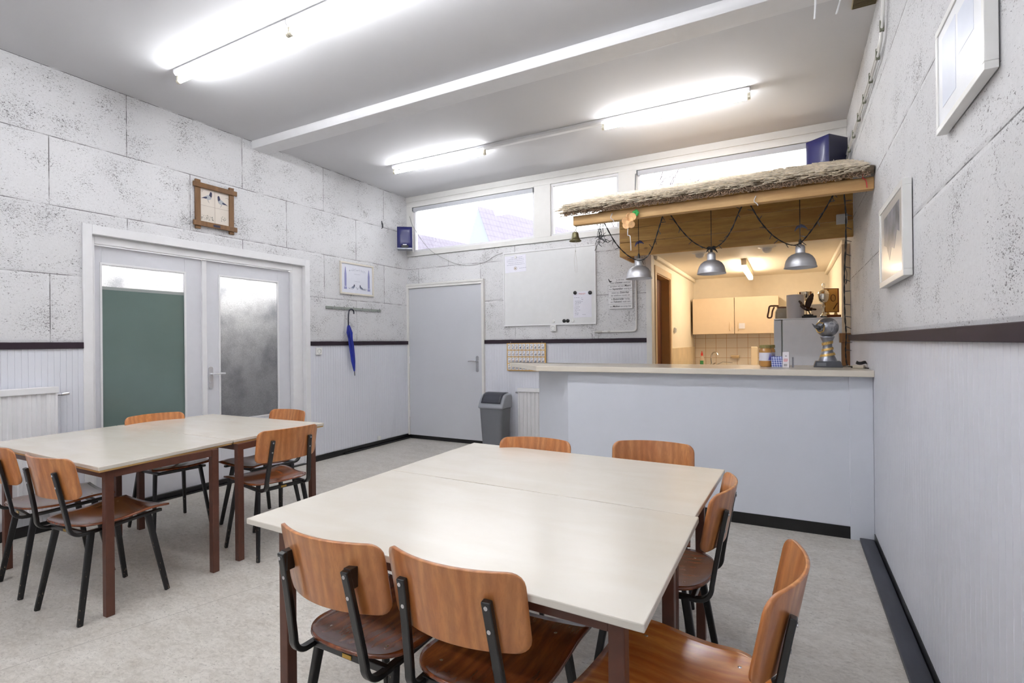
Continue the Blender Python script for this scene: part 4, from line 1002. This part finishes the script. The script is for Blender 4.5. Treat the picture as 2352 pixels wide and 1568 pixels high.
# number board
nb_ = thing('number_board', 'light wooden board with rows of numbered tags hanging under the dark rail', 'board', (-2.885, YB-.030, 1.15))
MB().box(-.270, .270, -.012, .0, -.175, .172).done('board', M_LBOARD, nb_, bevel=.002)
MB().tube([(-.22, -.002, .172), (-.22, -.002, .19)], .003, 6).tube([(.215, -.002, .172), (.215, -.002, .19)], .003, 6).done('hanging_eye', M_CHROME, nb_)
tagm = MB().box(-.0215, .0215, -.003, 0, -.036, .036); me_tag = tagm.done('number_tag', mat('tag_white', (232, 232, 236), .4), bevel=.001)
first = True
for n_ in range(1, 41):
    r_, c_ = divmod(n_-1, 10); x = -2.885-.233+.0515*c_; z = 1.15+.127-.084*r_
    if first: q = me_tag; first = False
    else: q = me_tag.copy(); C.objects.link(q)
    q.location = (x, YB-.0435, z); tag(q, 'white tag numbered %d hanging on the light wooden number board' % n_, 'number tag', 'numbered tags on the wooden board')
    text(str(n_), .042 if n_ < 10 else .034, M_INK, q, Matrix.Translation((0, -.0036, -.026)) @ Matrix.Rotation(R(90), 4, 'X'), 'numeral', align='CENTER', shear=.25, bold=.0006, xs=.9)
    x_ = MB().sphere((0, -.003, .024), .0035, seg=8, rings=6).box(-.012, .0, -.0036, -.003, .014, .019).done('tag_hook', M_INK, q)
# cable from the window to the whiteboard
tag(MB().tube(smoothpts([(-4.70, YB-.03, 3.12), (-4.62, YB-.04, 2.95), (-4.35, YB-.04, 2.62), (-4.0, YB-.015, 2.42), (-3.75, YB-.01, 2.36), (-3.5, YB-.01, 2.375), (-3.35, YB-.01, 2.44), (-3.22, YB-.012, 2.475)]), .0028, 6).done('loose_cable', mat('grey_cable', (140, 138, 136), .6), smooth=True), 'thin grey cable sagging from the left window frame to the whiteboard corner', 'cable')
# waste bin
bn = thing('waste_bin', 'grey plastic swing-lid waste bin standing between the grey door and the radiator', 'bin', (-3.2, 5.52, 0))
def rl(w, d, z, r=.04): return [Vector((x, y, z)) for x, y in rrect(-w/2, w/2, -d/2, d/2, r, 4)]
def loft(b, loops, cap0=True, cap1=True):
    V = [[b.b.verts.new(p) for p in L] for L in loops]; n = len(V[0])
    for a, c in zip(V, V[1:]):
        for k in range(n): b.b.faces.new((a[k], a[(k+1) % n], c[(k+1) % n], c[k]))
    if cap0: b.b.faces.new(V[0][::-1])
    if cap1: b.b.faces.new(V[-1])
    return b
M_BIN = mat('bin_grey', (112, 114, 120), .4); M_BINL = mat('bin_lid_grey', (152, 155, 163), .35); M_BINF = mat('bin_flap', (58, 60, 70), .35)
loft(MB(), [rl(.27, .20, 0), rl(.30, .225, .25), rl(.33, .245, .53)]).done('bin_body', M_BIN, bn, smooth=True)
lid = MB()
sec = [(-.135, .53), (-.135, .565), (-.118, .58), (-.085, .64), (-.045, .685), (.0, .705), (.06, .708), (.115, .70), (.135, .66), (.135, .53)]
lid.prism(sec, lambda a, c, d: Vector((d, a, c)), -.172, .172).done('bin_lid', M_BINL, bn, bevel=.018, smooth=True)
fl_ = MB()
def flap(u, v):
    pr = [(-.112, .594), (-.085, .643), (-.045, .688), (.0, .709), (.06, .713), (.098, .71)]
    t_ = v*5; i = min(int(t_), 4); k = t_-i; y = pr[i][0]*(1-k)+pr[i+1][0]*k; z = pr[i][1]*(1-k)+pr[i+1][1]*k
    return Vector(((2*u-1)*.135, y-.004, z+.004))
fl_.grid(flap, 8, 15).done('swing_flap', M_BINF, bn, smooth=True, solid=.006)

# ================================================================== RIGHT WALL THINGS
def rpic(label, y0, y1, z0, z1, bw, d, mprint, name='framed_print'):
    M = wallM('right', (y0+y1)/2, (z0+z1)/2, .004); t = thing(name, label, 'picture', M.translation, M.to_euler(), None)
    W, H = y1-y0, z1-z0
    for a in ((-W/2, W/2, -H/2, -H/2+bw), (-W/2, W/2, H/2-bw, H/2)): MB().box(a[0], a[1], a[2], a[3], 0, d).done('frame_rail', M_PLASTW, t, bevel=.002)
    for a in ((-W/2, -W/2+bw), (W/2-bw, W/2)): MB().box(a[0], a[1], -H/2+bw, H/2-bw, 0, d).done('frame_stile', M_PLASTW, t, bevel=.002)
    MB().box(-W/2+bw, W/2-bw, -H/2+bw, H/2-bw, .002, d*.85).done('print', mprint, t)
    return t, W, H, d*.85
t, W, H, dd = rpic('pale framed print high on the right wall, cut by the top edge of the photo', 1.78, 2.285, 2.03, 2.385, .022, .03, mat('pale_print', (236, 238, 243), .35, spec=.15))
MB().box(-W*.36, -W*.05, -H*.3, H*.34, dd, dd+.0008).box(0, W*.30, -H*.05, H*.30, dd, dd+.0008).done('pale_drawing', mat('pale_blue_ink', (218, 224, 238), .35, spec=.15), t)
t, W, H, dd = rpic('white framed grey photo print on the right wall beside the thatched canopy', 2.875, 3.57, 1.613, 2.05, .03, .035, mat('print_paper', (226, 222, 216), .15, spec=.4))
b = MB().prism([(-.20, .14), (.24, .15), (.24, .0), (.17, .02), (.10, -.06), (.02, -.04), (-.04, -.10), (-.12, -.02), (-.20, .0)], lambda a, c, d: Vector((a, c, d)), dd, dd+.0008)
b.done('grey_picture', mat('grey_photo', (156, 158, 163), .2, spec=.3, noise=(9, .35, (1, 1, 1))), t)
# two cables with clips along the top of the wall
cc = thing('cable_run', 'pair of white painted cables clipped along the top of the right wall', 'cable', (XR-.024, 3.5, 3.0))
pts1 = smoothpts([(0, -.05, .20), (0, -.02, .12), (0, .05, .02), (0, .25, -.005), (0, .7, -.008), (0, 1.3, -.012), (0, 2.05, -.018)])
pts2 = [p+Vector((0, .0, -.035)) if i > 10 else p+Vector((0, -.035, -.02)) for i, p in enumerate(pts1)]
MB().tube(pts1, .007, 8).done('cable', M_WHITE2, cc, smooth=True); MB().tube(pts2, .007, 8).done('cable', M_WHITE2, cc, smooth=True)
cp_ = None
for k, (y, z) in enumerate([(-.0, .06), (.16, -.02), (.46, -.024), (.78, -.026), (1.1, -.03), (1.45, -.033), (1.8, -.034)]):
    if cp_ is None: cp_ = MB().box(-.010, .012, -.008, .008, -.032, .032).done('clip', mat('dirty_clip', (110, 112, 96), .6), cc, bevel=.003); q = cp_
    else: q = cp_.copy(); C.objects.link(q); q.parent = cc
    q.location = (0, y, z)
tag(MB().box(.355, .484, 3.70, 3.84, 3.372, 3.389).done('ceiling_vent', mat('vent_tan', (176, 164, 132), .6), bevel=.002), 'tan slotted vent on the ceiling in the top right corner', 'vent')
for k in range(10):
    o = MB().box(.36, .48, 3.705+.0132*k, 3.711+.0132*k, 3.366, 3.372).done('slat', mat('vent_dark', (110, 98, 72), .7), bpy.data.objects['ceiling_vent'])
for k, (x, y, lb) in enumerate([(.145, 3.40, 'white ribbon end hanging from the ceiling, left of the looped one'), (.262, 3.42, 'white looped cord hanging from the ceiling next to the vent')]):
    pts = [(x, y, 3.39), (x+.002, y, 3.25), (x-.004, y, 3.14)] if k == 0 else [(x+.03, y, 3.39), (x+.02, y, 3.28), (x-.01, y, 3.17), (x-.016, y, 3.15), (x-.008, y, 3.17), (x+.02, y, 3.30), (x+.022, y, 3.39)]
    tag(MB().tube(smoothpts(pts, 5), .004 if k else .006, 6).done('hanging_cord', M_WHITE, smooth=True), lb, 'cord')

# ================================================================== ON THE BAR
def sp2(p, n=5):
    return [(max(0, q.x), q.z) for q in smoothpts([(a, 0, b_) for a, b_ in p], n)]
def jar(label, x, y, s=1):
    t = thing('peanut_butter_jar', label, 'jar', (x, y, ZT), 0, 'peanut butter jars on the bar')
    MB().lathe([(0, 0), (.034, 0), (.042, .006), (.044, .02), (.044, .118), (.042, .130), (.038, .136), (.038, .146), (0, .146)], 28, caps=False).done('jar_body', mat('peanut_butter', (196, 140, 66), .15, coat=.8), t, smooth=True)
    MB().lathe([(0, .142), (.0425, .142), (.0425, .163), (.040, .166), (0, .166)], 28, caps=False).done('lid', mat('olive_gold_lid', (150, 138, 84), .4, .3), t, smooth=True)
    MB().lathe([(.0445, .046), (.0447, .046), (.0447, .108), (.0445, .108)], 28, caps=False).done('label', mat('jar_label_white', (226, 224, 236), .4), t, smooth=True)
    b = MB()
    for a0 in (-1.0, -.85, -.7, -.55):
        z0 = .05+(a0+1)*.06; M_ = lambda a, z: Vector((.0451*math.cos(a), .0451*math.sin(a), z))
        vs = [b.b.verts.new(M_(a0-.1, .052)), b.b.verts.new(M_(a0+.14, .052)), b.b.verts.new(M_(a0+.14, .106)), b.b.verts.new(M_(a0+.02, .106-.03))]; b.b.faces.new(vs)
    b.done('label_print', mat('label_blue_violet', (108, 104, 186), .4), t)
    return t
jar('peanut butter jar with olive lid on the bar, the nearer of the two', -.165, 4.41); jar('peanut butter jar mostly hidden behind the nearer jar on the bar', -.145, 4.53)
bx = thing('checked_packet', 'blue and white checked packet on the bar in front of the jars', 'packet', (-.085, 4.37, ZT), R(-8))
def check():
    s = NT('blue_check'); tc = s.n('TexCoord').outputs['Object']; sep = s.n('SeparateXYZ'); s.l(tc, sep.inputs[0])
    f1 = s.math('GREATER_THAN', s.math('FRACT', s.math('MULTIPLY', s.math('ADD', sep.outputs[0], s.math('MULTIPLY', sep.outputs[2], .12)), 62)), .5); f2 = s.math('GREATER_THAN', s.math('FRACT', s.math('MULTIPLY', sep.outputs[2], 62)), .5)
    c = s.mix(s.math('MULTIPLY', s.math('ADD', f1, f2), .5), srgb((206, 214, 240)), srgb((40, 62, 160))); s.l(c, s.b.inputs['Base Color']); s.b.inputs['Roughness'].default_value = .3; return s.m
MB().box(-.038, .038, -.025, .025, 0, .078).done('packet_body', check(), bx, bevel=.006)
MB().bar((-.036, -.004, .079), (.036, -.004, .082), .02, .003).done('packet_fold', MATS['blue_check'], bx)
cr = thing('small_carton', 'small white carton with red print standing beside the checked packet', 'carton', (-.026, 4.33, ZT), R(-6))
MB().box(-.022, .022, -.016, .016, 0, .115).done('carton_body', mat('carton_white', (236, 232, 238), .35), cr, bevel=.002)
MB().box(-.015, .013, -.0166, -.016, .052, .057).box(-.015, .010, -.0166, -.016, .044, .048).box(-.012, .014, -.0166, -.016, .062, .065).done('red_print', mat('print_red', (216, 120, 124), .5), cr)
b = MB()
for k in range(5): b.box(-.013+.0045*k, -.011+.0045*k, -.0166, -.016, .010, .026)
b.box(-.004, .006, -.0166, -.016, .082, .086).done('black_print', M_INK, cr)
tag(MB().box(.012, .024, 4.35, 4.40, ZT, ZT+.075).done('thin_box', mat('grey_box', (150, 152, 164), .5), bevel=.002), 'thin grey box edge standing right behind the small white carton', 'box')
# globe trophy
tr = thing('globe_trophy', 'silver and gold globe trophy with a pigeon breaking out, on the bar', 'trophy', (.243, 4.46, ZT))
M_SIL = mat('antique_silver', (150, 152, 160), .3, .8, noise=(25, .3, (1, 1, 1))); M_GOLD = mat('antique_gold', (208, 172, 104), .45, .5, noise=(90, .35, (1, 1, 1))); M_DSIL = mat('dark_silver', (92, 94, 100), .35, .7)
MB().prism([(-.092, 0), (.092, 0), (.078, .045), (-.078, .045)], lambda a, c, d: Vector((a, d, c)), -.06, .06).done('base', M_DSIL, tr, bevel=.003)
MB().box(-.07, -.012, -.0612, -.0595, .010, .034).done('engraved_plate', mat('plate_silver', (126, 128, 134), .4, .6), tr)
segs = [(.060, .045), (.056, .06), (.045, .085), (.040, .10), (.034, .125), (.031, .145), (.030, .165), (.033, .19), (.040, .205), (.044, .218)]
MB().lathe([(0, .045)]+segs+[(0, .218)], 28, caps=False).done('stem', M_SIL, tr, smooth=True)
for z0, r0, z1, r1 in ((.082, .048, .10, .042), (.122, .0365, .14, .0335), (.166, .032, .186, .034)):
    b = MB(); n = 28; A = []; 
    for rr_, zz_ in ((r0, z0), (r0+.003, z0), (r1+.003, z1), (r1, z1)):
        A.append([b.b.verts.new(Vector((rr_*math.cos(2*PI*k/n), rr_*math.sin(2*PI*k/n), zz_+.008*math.cos(2*PI*k/n)))) for k in range(n)])
    for a, c in zip(A, A[1:]):
        for k in range(n): b.b.faces.new((a[k], a[(k+1) % n], c[(k+1) % n], c[k]))
    b.done('gold_band', M_GOLD, tr, smooth=True)
MB().lathe([(.0, .218), (.047, .218), (.046, .226), (0, .226)], 28, caps=False).done('collar', M_SIL, tr, smooth=True)
gz = .292; gb = MB().sphere((0, 0, gz), .073, (1, 1, 1), 32, 20).done('globe', M_SIL, tr, smooth=True)
# relief of the continents
for cxy, outline in (((.35, -.94, .1), [(-.02, .03), (.0, .04), (.022, .03), (.03, .01), (.014, -.005), (.012, -.03), (0, -.05), (-.012, -.03), (-.014, -.005), (-.026, .01)]), ((.75, -.6, .5), [(-.03, .0), (-.01, .02), (.02, .018), (.03, -.004), (.005, -.012)])):
    nv = Vector(cxy).normalized(); e1 = nv.cross(Vector((0, 0, 1))).normalized(); e2 = e1.cross(nv); b = MB()
    vs = [b.b.verts.new(Vector((0, 0, gz))+(nv*.073-e1*a+e2*c).normalized()*.0745) for a, c in outline]
    cv = b.b.verts.new(Vector((0, 0, gz))+nv*.0748)
    for k in range(len(vs)): b.b.faces.new((vs[k], vs[(k+1) % len(vs)], cv))
    b.done('continent_relief', mat('light_silver', (190, 192, 198), .35, .6), tr)
hd = Vector((-.72, -.68, .0)).normalized(); e1 = Vector((0, 0, 1)).cross(hd).normalized(); e2 = hd.cross(e1)
rr = random.Random(3); ringp = []
for k in range(26):
    a = 2*PI*k/26; ringp.append(Vector((0, 0, gz))+(hd*.062+(e1*math.cos(a)+e2*math.sin(a))*(.036+rr.uniform(-.003, .004))).normalized()*.0745)
MB().tube(ringp+[ringp[0]], .0042, 6).done('gold_rim', M_GOLD, tr, smooth=True)
b = MB(); vs = [b.b.verts.new(p) for p in [Vector((0, 0, gz))+(q-Vector((0, 0, gz)))*.985+hd*.0015 for q in ringp]]; b.b.faces.new(vs); b.done('globe_hole', M_BLACKP, tr)
pc = Vector((0, 0, gz))+hd*.078
b = MB().sphere(pc+Vector((0, 0, -.004)), .017, (1.5, .9, 1), rot=Euler((0, .3, .8))).sphere(pc+hd*.022+Vector((0, 0, .012)), .008).tube([pc+hd*.028+Vector((0, 0, .012)), pc+hd*.038+Vector((0, 0, .008))], .003, 6, r1=.0005)
b.done('pigeon_body', M_DSIL, tr, smooth=True)
for sgn in (-1, 1):
    d_ = e1*sgn
    P0 = pc; b = MB(); W_ = [P0+d_*.008, P0+d_*.03+Vector((0, 0, .014)), P0+d_*.052+Vector((0, 0, .030))+hd*.006, P0+d_*.046+Vector((0, 0, .012)), P0+d_*.03+Vector((0, 0, -.006)), P0+d_*.010-Vector((0, 0, .010))]
    A = [b.b.verts.new(p+hd*.003) for p in W_]; B_ = [b.b.verts.new(p-hd*.003) for p in W_]; b.b.faces.new(A); b.b.faces.new(B_[::-1])
    for k in range(6): b.b.faces.new((A[k], A[(k+1) % 6], B_[(k+1) % 6], B_[k]))
    b.done('pigeon_wing', M_DSIL, tr)
# cable bundle with adapter
cbn = thing('cable_bundle', 'tangle of black cable with a beige plug block on the right end of the bar', 'cable', (.42, 4.30, ZT))
b = MB()
for k in range(4): b.tube([(.02+.032*math.cos(a*PI/8)*(1-.06*k), .06+.022*math.sin(a*PI/8), .030+.005*k+.004*math.sin(a)) for a in range(17)], .0028, 6)
b.tube(smoothpts([(-.13, .17, .004), (-.08, .22, .004), (-.04, .26, .01), (-.05, .18, .006), (0, .10, .005), (-.04, .05, .004), (.02, .02, .004), (.05, -.04, .004)]), .0035, 6)
b.tube(smoothpts([(-.06, .24, .004), (-.02, .14, .01), (.01, .12, .004), (.045, .05, .006)]), .003, 6).done('cable', M_BLACKP, cbn, smooth=True)
MB().box(-.035, .035, -.022, .022, 0, .024, Matrix.Rotation(R(-25), 4, 'Z')).done('plug_block', mat('beige_plug', (176, 166, 148), .5), cbn, bevel=.007)

# ================================================================== KITCHEN THINGS
fg = thing('fridge', 'white fridge standing side-on just behind the bar', 'fridge', (.19, 6.28, 0))
M_FR = mat('fridge_white', (240, 243, 250), .35)
MB().box(-.255, .284, -.28, .28, .02, 1.535).done('fridge_body', M_FR, fg, bevel=.006)
MB().box(-.335, -.265, -.275, .275, .06, 1.53).done('door', mat('fridge_door', (218, 222, 230), .3), fg, bevel=.006)
MB().box(-.262, -.256, -.27, .27, .06, 1.52).done('door_seal', mat('seal_grey', (150, 156, 150), .6), fg)
MB().box(-.258, -.235, -.284, -.24, 1.535, 1.545).done('hinge', M_CHROME, fg)
MB().box(-.335, .286, -.28, .28, 1.536, 1.548).done('top', M_FR, fg, bevel=.003)
FZ = 1.549
# paper roll / white cylinder
tag(MB().lathe([(0, 0), (.083, 0), (.083, .245), (.080, .248), (.022, .248), (.022, .22), (0, .22)], 36, (.055, 6.18, FZ), False).done('paper_roll', mat('roll_grey_white', (200, 200, 206), .7), smooth=True), 'thick white paper roll standing on the fridge', 'paper roll')
cj = thing('coffee_pot', 'glass coffee pot with brown handle on the fridge, left of the paper roll', 'coffee pot', (-.075, 6.30, FZ))
MB().lathe([(0, 0), (.06, 0), (.066, .02), (.064, .08), (.050, .11), (.046, .12)], 28, caps=False).done('glass_jug', mat('pot_glass', (200, 200, 196), .1, trans=.7), cj, smooth=True, solid=.003)
MB().lathe([(0, .12), (.048, .12), (.05, .135), (.0, .14)], 28, caps=False).done('lid', mat('brown_plastic', (96, 52, 26), .3, coat=.5), cj, smooth=True)
MB().tube(smoothpts([(-.03, -.02, .145), (-.08, -.03, .148), (-.115, -.035, .142), (-.125, -.035, .09), (-.135, -.035, .028), (-.10, -.033, .026), (-.088, -.03, .09), (-.070, -.03, .135)], 5), .009, 8).done('handle', MATS['brown_plastic'], cj, smooth=True)
M_BRONZE = mat('dark_bronze', (52, 26, 16), .2, .3, coat=.6)
ps = thing('pigeon_statuette', 'dark bronze pigeon statuette with raised wings on a black base on the fridge', 'statuette', (.165, 6.07, FZ))
MB().box(-.055, .075, -.04, .04, 0, .022).box(-.04, .045, -.032, .032, .022, .036).done('base', M_BLACKP, ps, bevel=.002)
b = MB().tube(smoothpts([(-.085, 0, .165), (-.075, 0, .172), (-.062, 0, .155), (-.05, 0, .125), (-.02, 0, .10), (.01, 0, .09), (.035, 0, .088), (.075, 0, .083)], 4), [.003]*3+[.011]*4+[.012]*4+[.020]*5+[.024]*5+[.018]*4+[.010]*3+[.005], 10)
b.tube([(0, 0, .085), (.02, 0, .036)], .006, 6)
b.done('pigeon_body', M_BRONZE, ps, smooth=True)
for sy, ln in ((-1, 1), (1, .85)):
    W_ = [(-.03, .11), (-.022, .16), (-.005, .20), (.02, .235*ln), (.045, .248*ln), (.052, .225*ln), (.046, .19), (.04, .16), (.03, .135), (.02, .105), (0, .095)]
    b = MB(); A = [b.b.verts.new(Vector((x, sy*(.012+.25*(z-.1)), z))) for x, z in W_]; B_ = [b.b.verts.new(v.co+Vector((0, .005, 0))) for v in A]
    b.b.faces.new(A); b.b.faces.new(B_[::-1]); n = len(A)
    for k in range(n): b.b.faces.new((A[k], A[(k+1) % n], B_[(k+1) % n], B_[k]))
    b.done('wing', M_BRONZE, ps)
M_SILV = mat('polished_silver', (226, 220, 206), .12, 1)
tag(MB().lathe([(0, 0), (.05, 0), (.05, .03)]+sp2([(.016, .035), (.010, .06), (.010, .09), (.016, .105), (.010, .12), (.010, .17), (.034, .192), (.060, .215), (.073, .245), (.078, .280)])+[(.080, .284), (.075, .284), (.068, .245), (.05, .215), (0, .195)], 40, (.155, 6.33, FZ), False).done('silver_bowl_cup', M_SILV, smooth=True), 'wide silver bowl cup behind the pigeon statuette on the fridge', 'cup')
tag(MB().box(.20, .34, 6.36, 6.5, FZ, FZ+.15).box(.198, .342, 6.358, 6.502, FZ+.10, FZ+.155).done('white_box', M_PLASTW, bevel=.006), 'white box behind the cups on the fridge', 'box')
cu = thing('silver_cup', 'silver lidded cup trophy with a loop finial on the fridge', 'trophy', (.305, 6.14, FZ))
MB().box(-.028, .028, -.028, .028, 0, .014).done('base', M_BLACKP, cu)
MB().lathe([(0, .014)]+sp2([(.032, .014), (.030, .024), (.014, .045), (.009, .07), (.010, .10), (.017, .115), (.010, .13), (.010, .145), (.03, .157), (.044, .182), (.049, .215), (.050, .24)]), 36, caps=False).done('cup_bowl', M_SILV, cu, smooth=True)
MB().lathe([(.054, .239)]+sp2([(.054, .243), (.050, .250), (.042, .268), (.024, .283), (.007, .289), (.005, .300)])+[(0, .302)], 36, caps=False).done('cup_lid', M_SILV, cu, smooth=True)
MB().tube([(.012*math.cos(2*PI*k/16), 0, .325+.025*math.sin(2*PI*k/16)) for k in range(17)], .003, 6).done('loop_finial', M_SILV, cu, smooth=True)
pq = thing('wooden_plaque', 'brown wooden plaque with gold plate standing on the fridge beside the silver cup', 'plaque', (.385, 6.20, FZ), (0, 0, R(28)))
M_BRW = mat('plaque_brown', (112, 58, 24), .25, coat=.5)
MB().box(-.10, .07, -.03, .03, 0, .03).done('base', M_BRW, pq, bevel=.002)
MB().box(-.085, .065, -.008, .010, .055, .30).done('back_board', M_BRW, pq, bevel=.003)
MB().box(-.078, .046, -.013, -.008, .062, .292).done('gold_plate', mat('gold_plate', (214, 166, 92), .3, .5), pq, bevel=.001)
MB().tube([(-.0+.024*math.cos(2*PI*k/20), -.0145, .20+.034*math.sin(2*PI*k/20)) for k in range(21)], .0028, 6).done('wreath', mat('wreath_brown', (90, 56, 20), .4), pq)
MB().bar((-.078, -.015, .225), (-.05, -.015, .285), .012, .004).bar((-.0, -.015, .085), (.04, -.015, .15), .012, .004).done('dark_stripe', M_BRONZE, pq)
for x in (-.05, .03): MB().lathe([(.018, .03), (.014, .045), (.010, .055), (0, .055)], 12, (x, -.005, 0)).done('foot', M_GOLD, pq, smooth=True)
# wall cabinets
for k, (x0, x1, hx, lb) in enumerate([(-1.31, -.722, 1, 'left beige kitchen wall cabinet above the tiles'), (-.718, -.137, -1, 'right beige kitchen wall cabinet above the tiles, partly behind the fridge')]):
    t = thing('wall_cabinet', lb, 'cabinet', (x0, 8.30, 1.425), 0, 'kitchen wall cabinets'); w_ = x1-x0
    MB().box(0, w_, .02, .337, 0, .54).done('cabinet_body', M_CAB, t)
    dr = MB().box(.003, w_-.003, 0, .018, .003, .537).done('door', M_CAB, t, bevel=.002)
    hx_ = w_-.055 if hx > 0 else .055
    MB().tube(smoothpts([(hx_, 0, .055), (hx_, -.03, .06), (hx_, -.032, .09), (hx_, -.032, .15), (hx_, -.03, .175), (hx_, 0, .18)], 4), .006, 8).done('handle', mat('handle_cream', (226, 206, 176), .35), dr, smooth=True)
    if k: MB().box(.06, .14, -.010, -.004, .075, .155).done('hanging_note', M_PAPER, t)
# base counter with sink
kc = thing('kitchen_counter', 'kitchen base unit with worktop under the tiled wall', 'counter', (-1.33, 8.05, 0))
MB().box(0, 1.3, .03, .585, .1, .86).done('base_body', M_CAB, kc); MB().box(0, 1.3, 0, .587, .86, .90).done('kitchen_worktop', mat('kitchen_worktop', (150, 140, 126), .4), kc, bevel=.003)
MB().box(.02, .75, .05, .5, .9, .905).done('sink', M_CHROME, kc, bevel=.002)
fc = thing('tap', 'chrome kitchen tap with curved spout at the sink', 'tap', (-1.06, 8.47, .905))
MB().lathe([(0, 0), (.024, 0), (.022, .06), (.016, .075), (0, .078)], 16, caps=False).tube(smoothpts([(0, 0, .06), (-.01, -.01, .16), (.02, -.04, .235), (.075, -.08, .245), (.10, -.1, .20)], 6), .010, 10).done('spout', M_CHROME, fc, smooth=True)
MB().tube([(0, -.02, .05), (.06, -.08, .085)], .008, 8).tube([(0, 0, .02), (.16, -.05, .10), (.30, -.08, .09)], .005, 6).done('lever', M_CHROME, fc, smooth=True)
ds = thing('dish_soap_bottle', 'clear dish soap bottle with red cap and green label by the sink', 'bottle', (-1.19, 8.38, .90))
MB().lathe([(0, 0), (.034, 0), (.036, .02), (.036, .13), (.024, .18), (.015, .20), (0, .20)], 20, sy=.7, caps=False).done('bottle_body', mat('clear_soap', (232, 214, 190), .15, trans=.3), ds, smooth=True)
MB().lathe([(0, .20), (.017, .20), (.014, .24), (.006, .25), (.005, .27), (0, .27)], 14, caps=False).done('cap', mat('cap_red', (206, 50, 44), .4), ds, smooth=True)
MB().box(-.024, .024, -.0275, -.0262, .06, .125).done('label', mat('label_green', (60, 140, 80), .4), ds, bevel=.004)
tag(MB().box(-.80+.0, -.68, 8.56, KY-.012, 1.075, 1.10).box(-.79, -.69, 8.575, KY-.012, 1.055, 1.075).done('soap_dish', mat('soap_dish_cream', (226, 200, 160), .3), bevel=.006), 'cream soap dish fixed to the kitchen tiles', 'soap dish')
tag(MB().box(-.50, -.41, 8.28, 8.30, .90, 1.235).done('cutting_board', mat('board_cream', (232, 216, 190), .5), bevel=.01), 'cream cutting board standing on the kitchen worktop behind the jars', 'cutting board')
for k, (x, y, lb) in enumerate([(-.86, 5.99, 'round white smoke detector on the kitchen ceiling, above the middle pendant lamp'), (-.20, 6.0, 'round white smoke detector on the kitchen ceiling, left of the right pendant lamp')]):
    tag(MB().lathe([(0, 0), (.085, 0), (.085, -.008), (.05, -.020), (.042, -.05), (.018, -.064), (0, -.066)], 28, (x, y, KZ-.001), False).done('smoke_detector', M_PLASTW, smooth=True), lb, 'smoke detector', 'detectors on the kitchen ceiling')
kl = thing('kitchen_light', 'long warm glowing batten light on the kitchen ceiling', 'light', (-.475, 6.75, KZ))
MB().box(-.028, .028, 0, 1.25, -.075, 0).done('light_housing', mat('housing_cream', (222, 206, 180), .5), kl, bevel=.003)
MB().box(-.026, .026, .012, 1.238, -.125, -.076).done('diffuser', M_KTUBE, kl, bevel=.01)
ks = socket('cream light switch on the left kitchen wall beside the brown door', 'left', 7.03, 1.47, .07); ks.location = (OP0+.004, 7.03, 1.47)
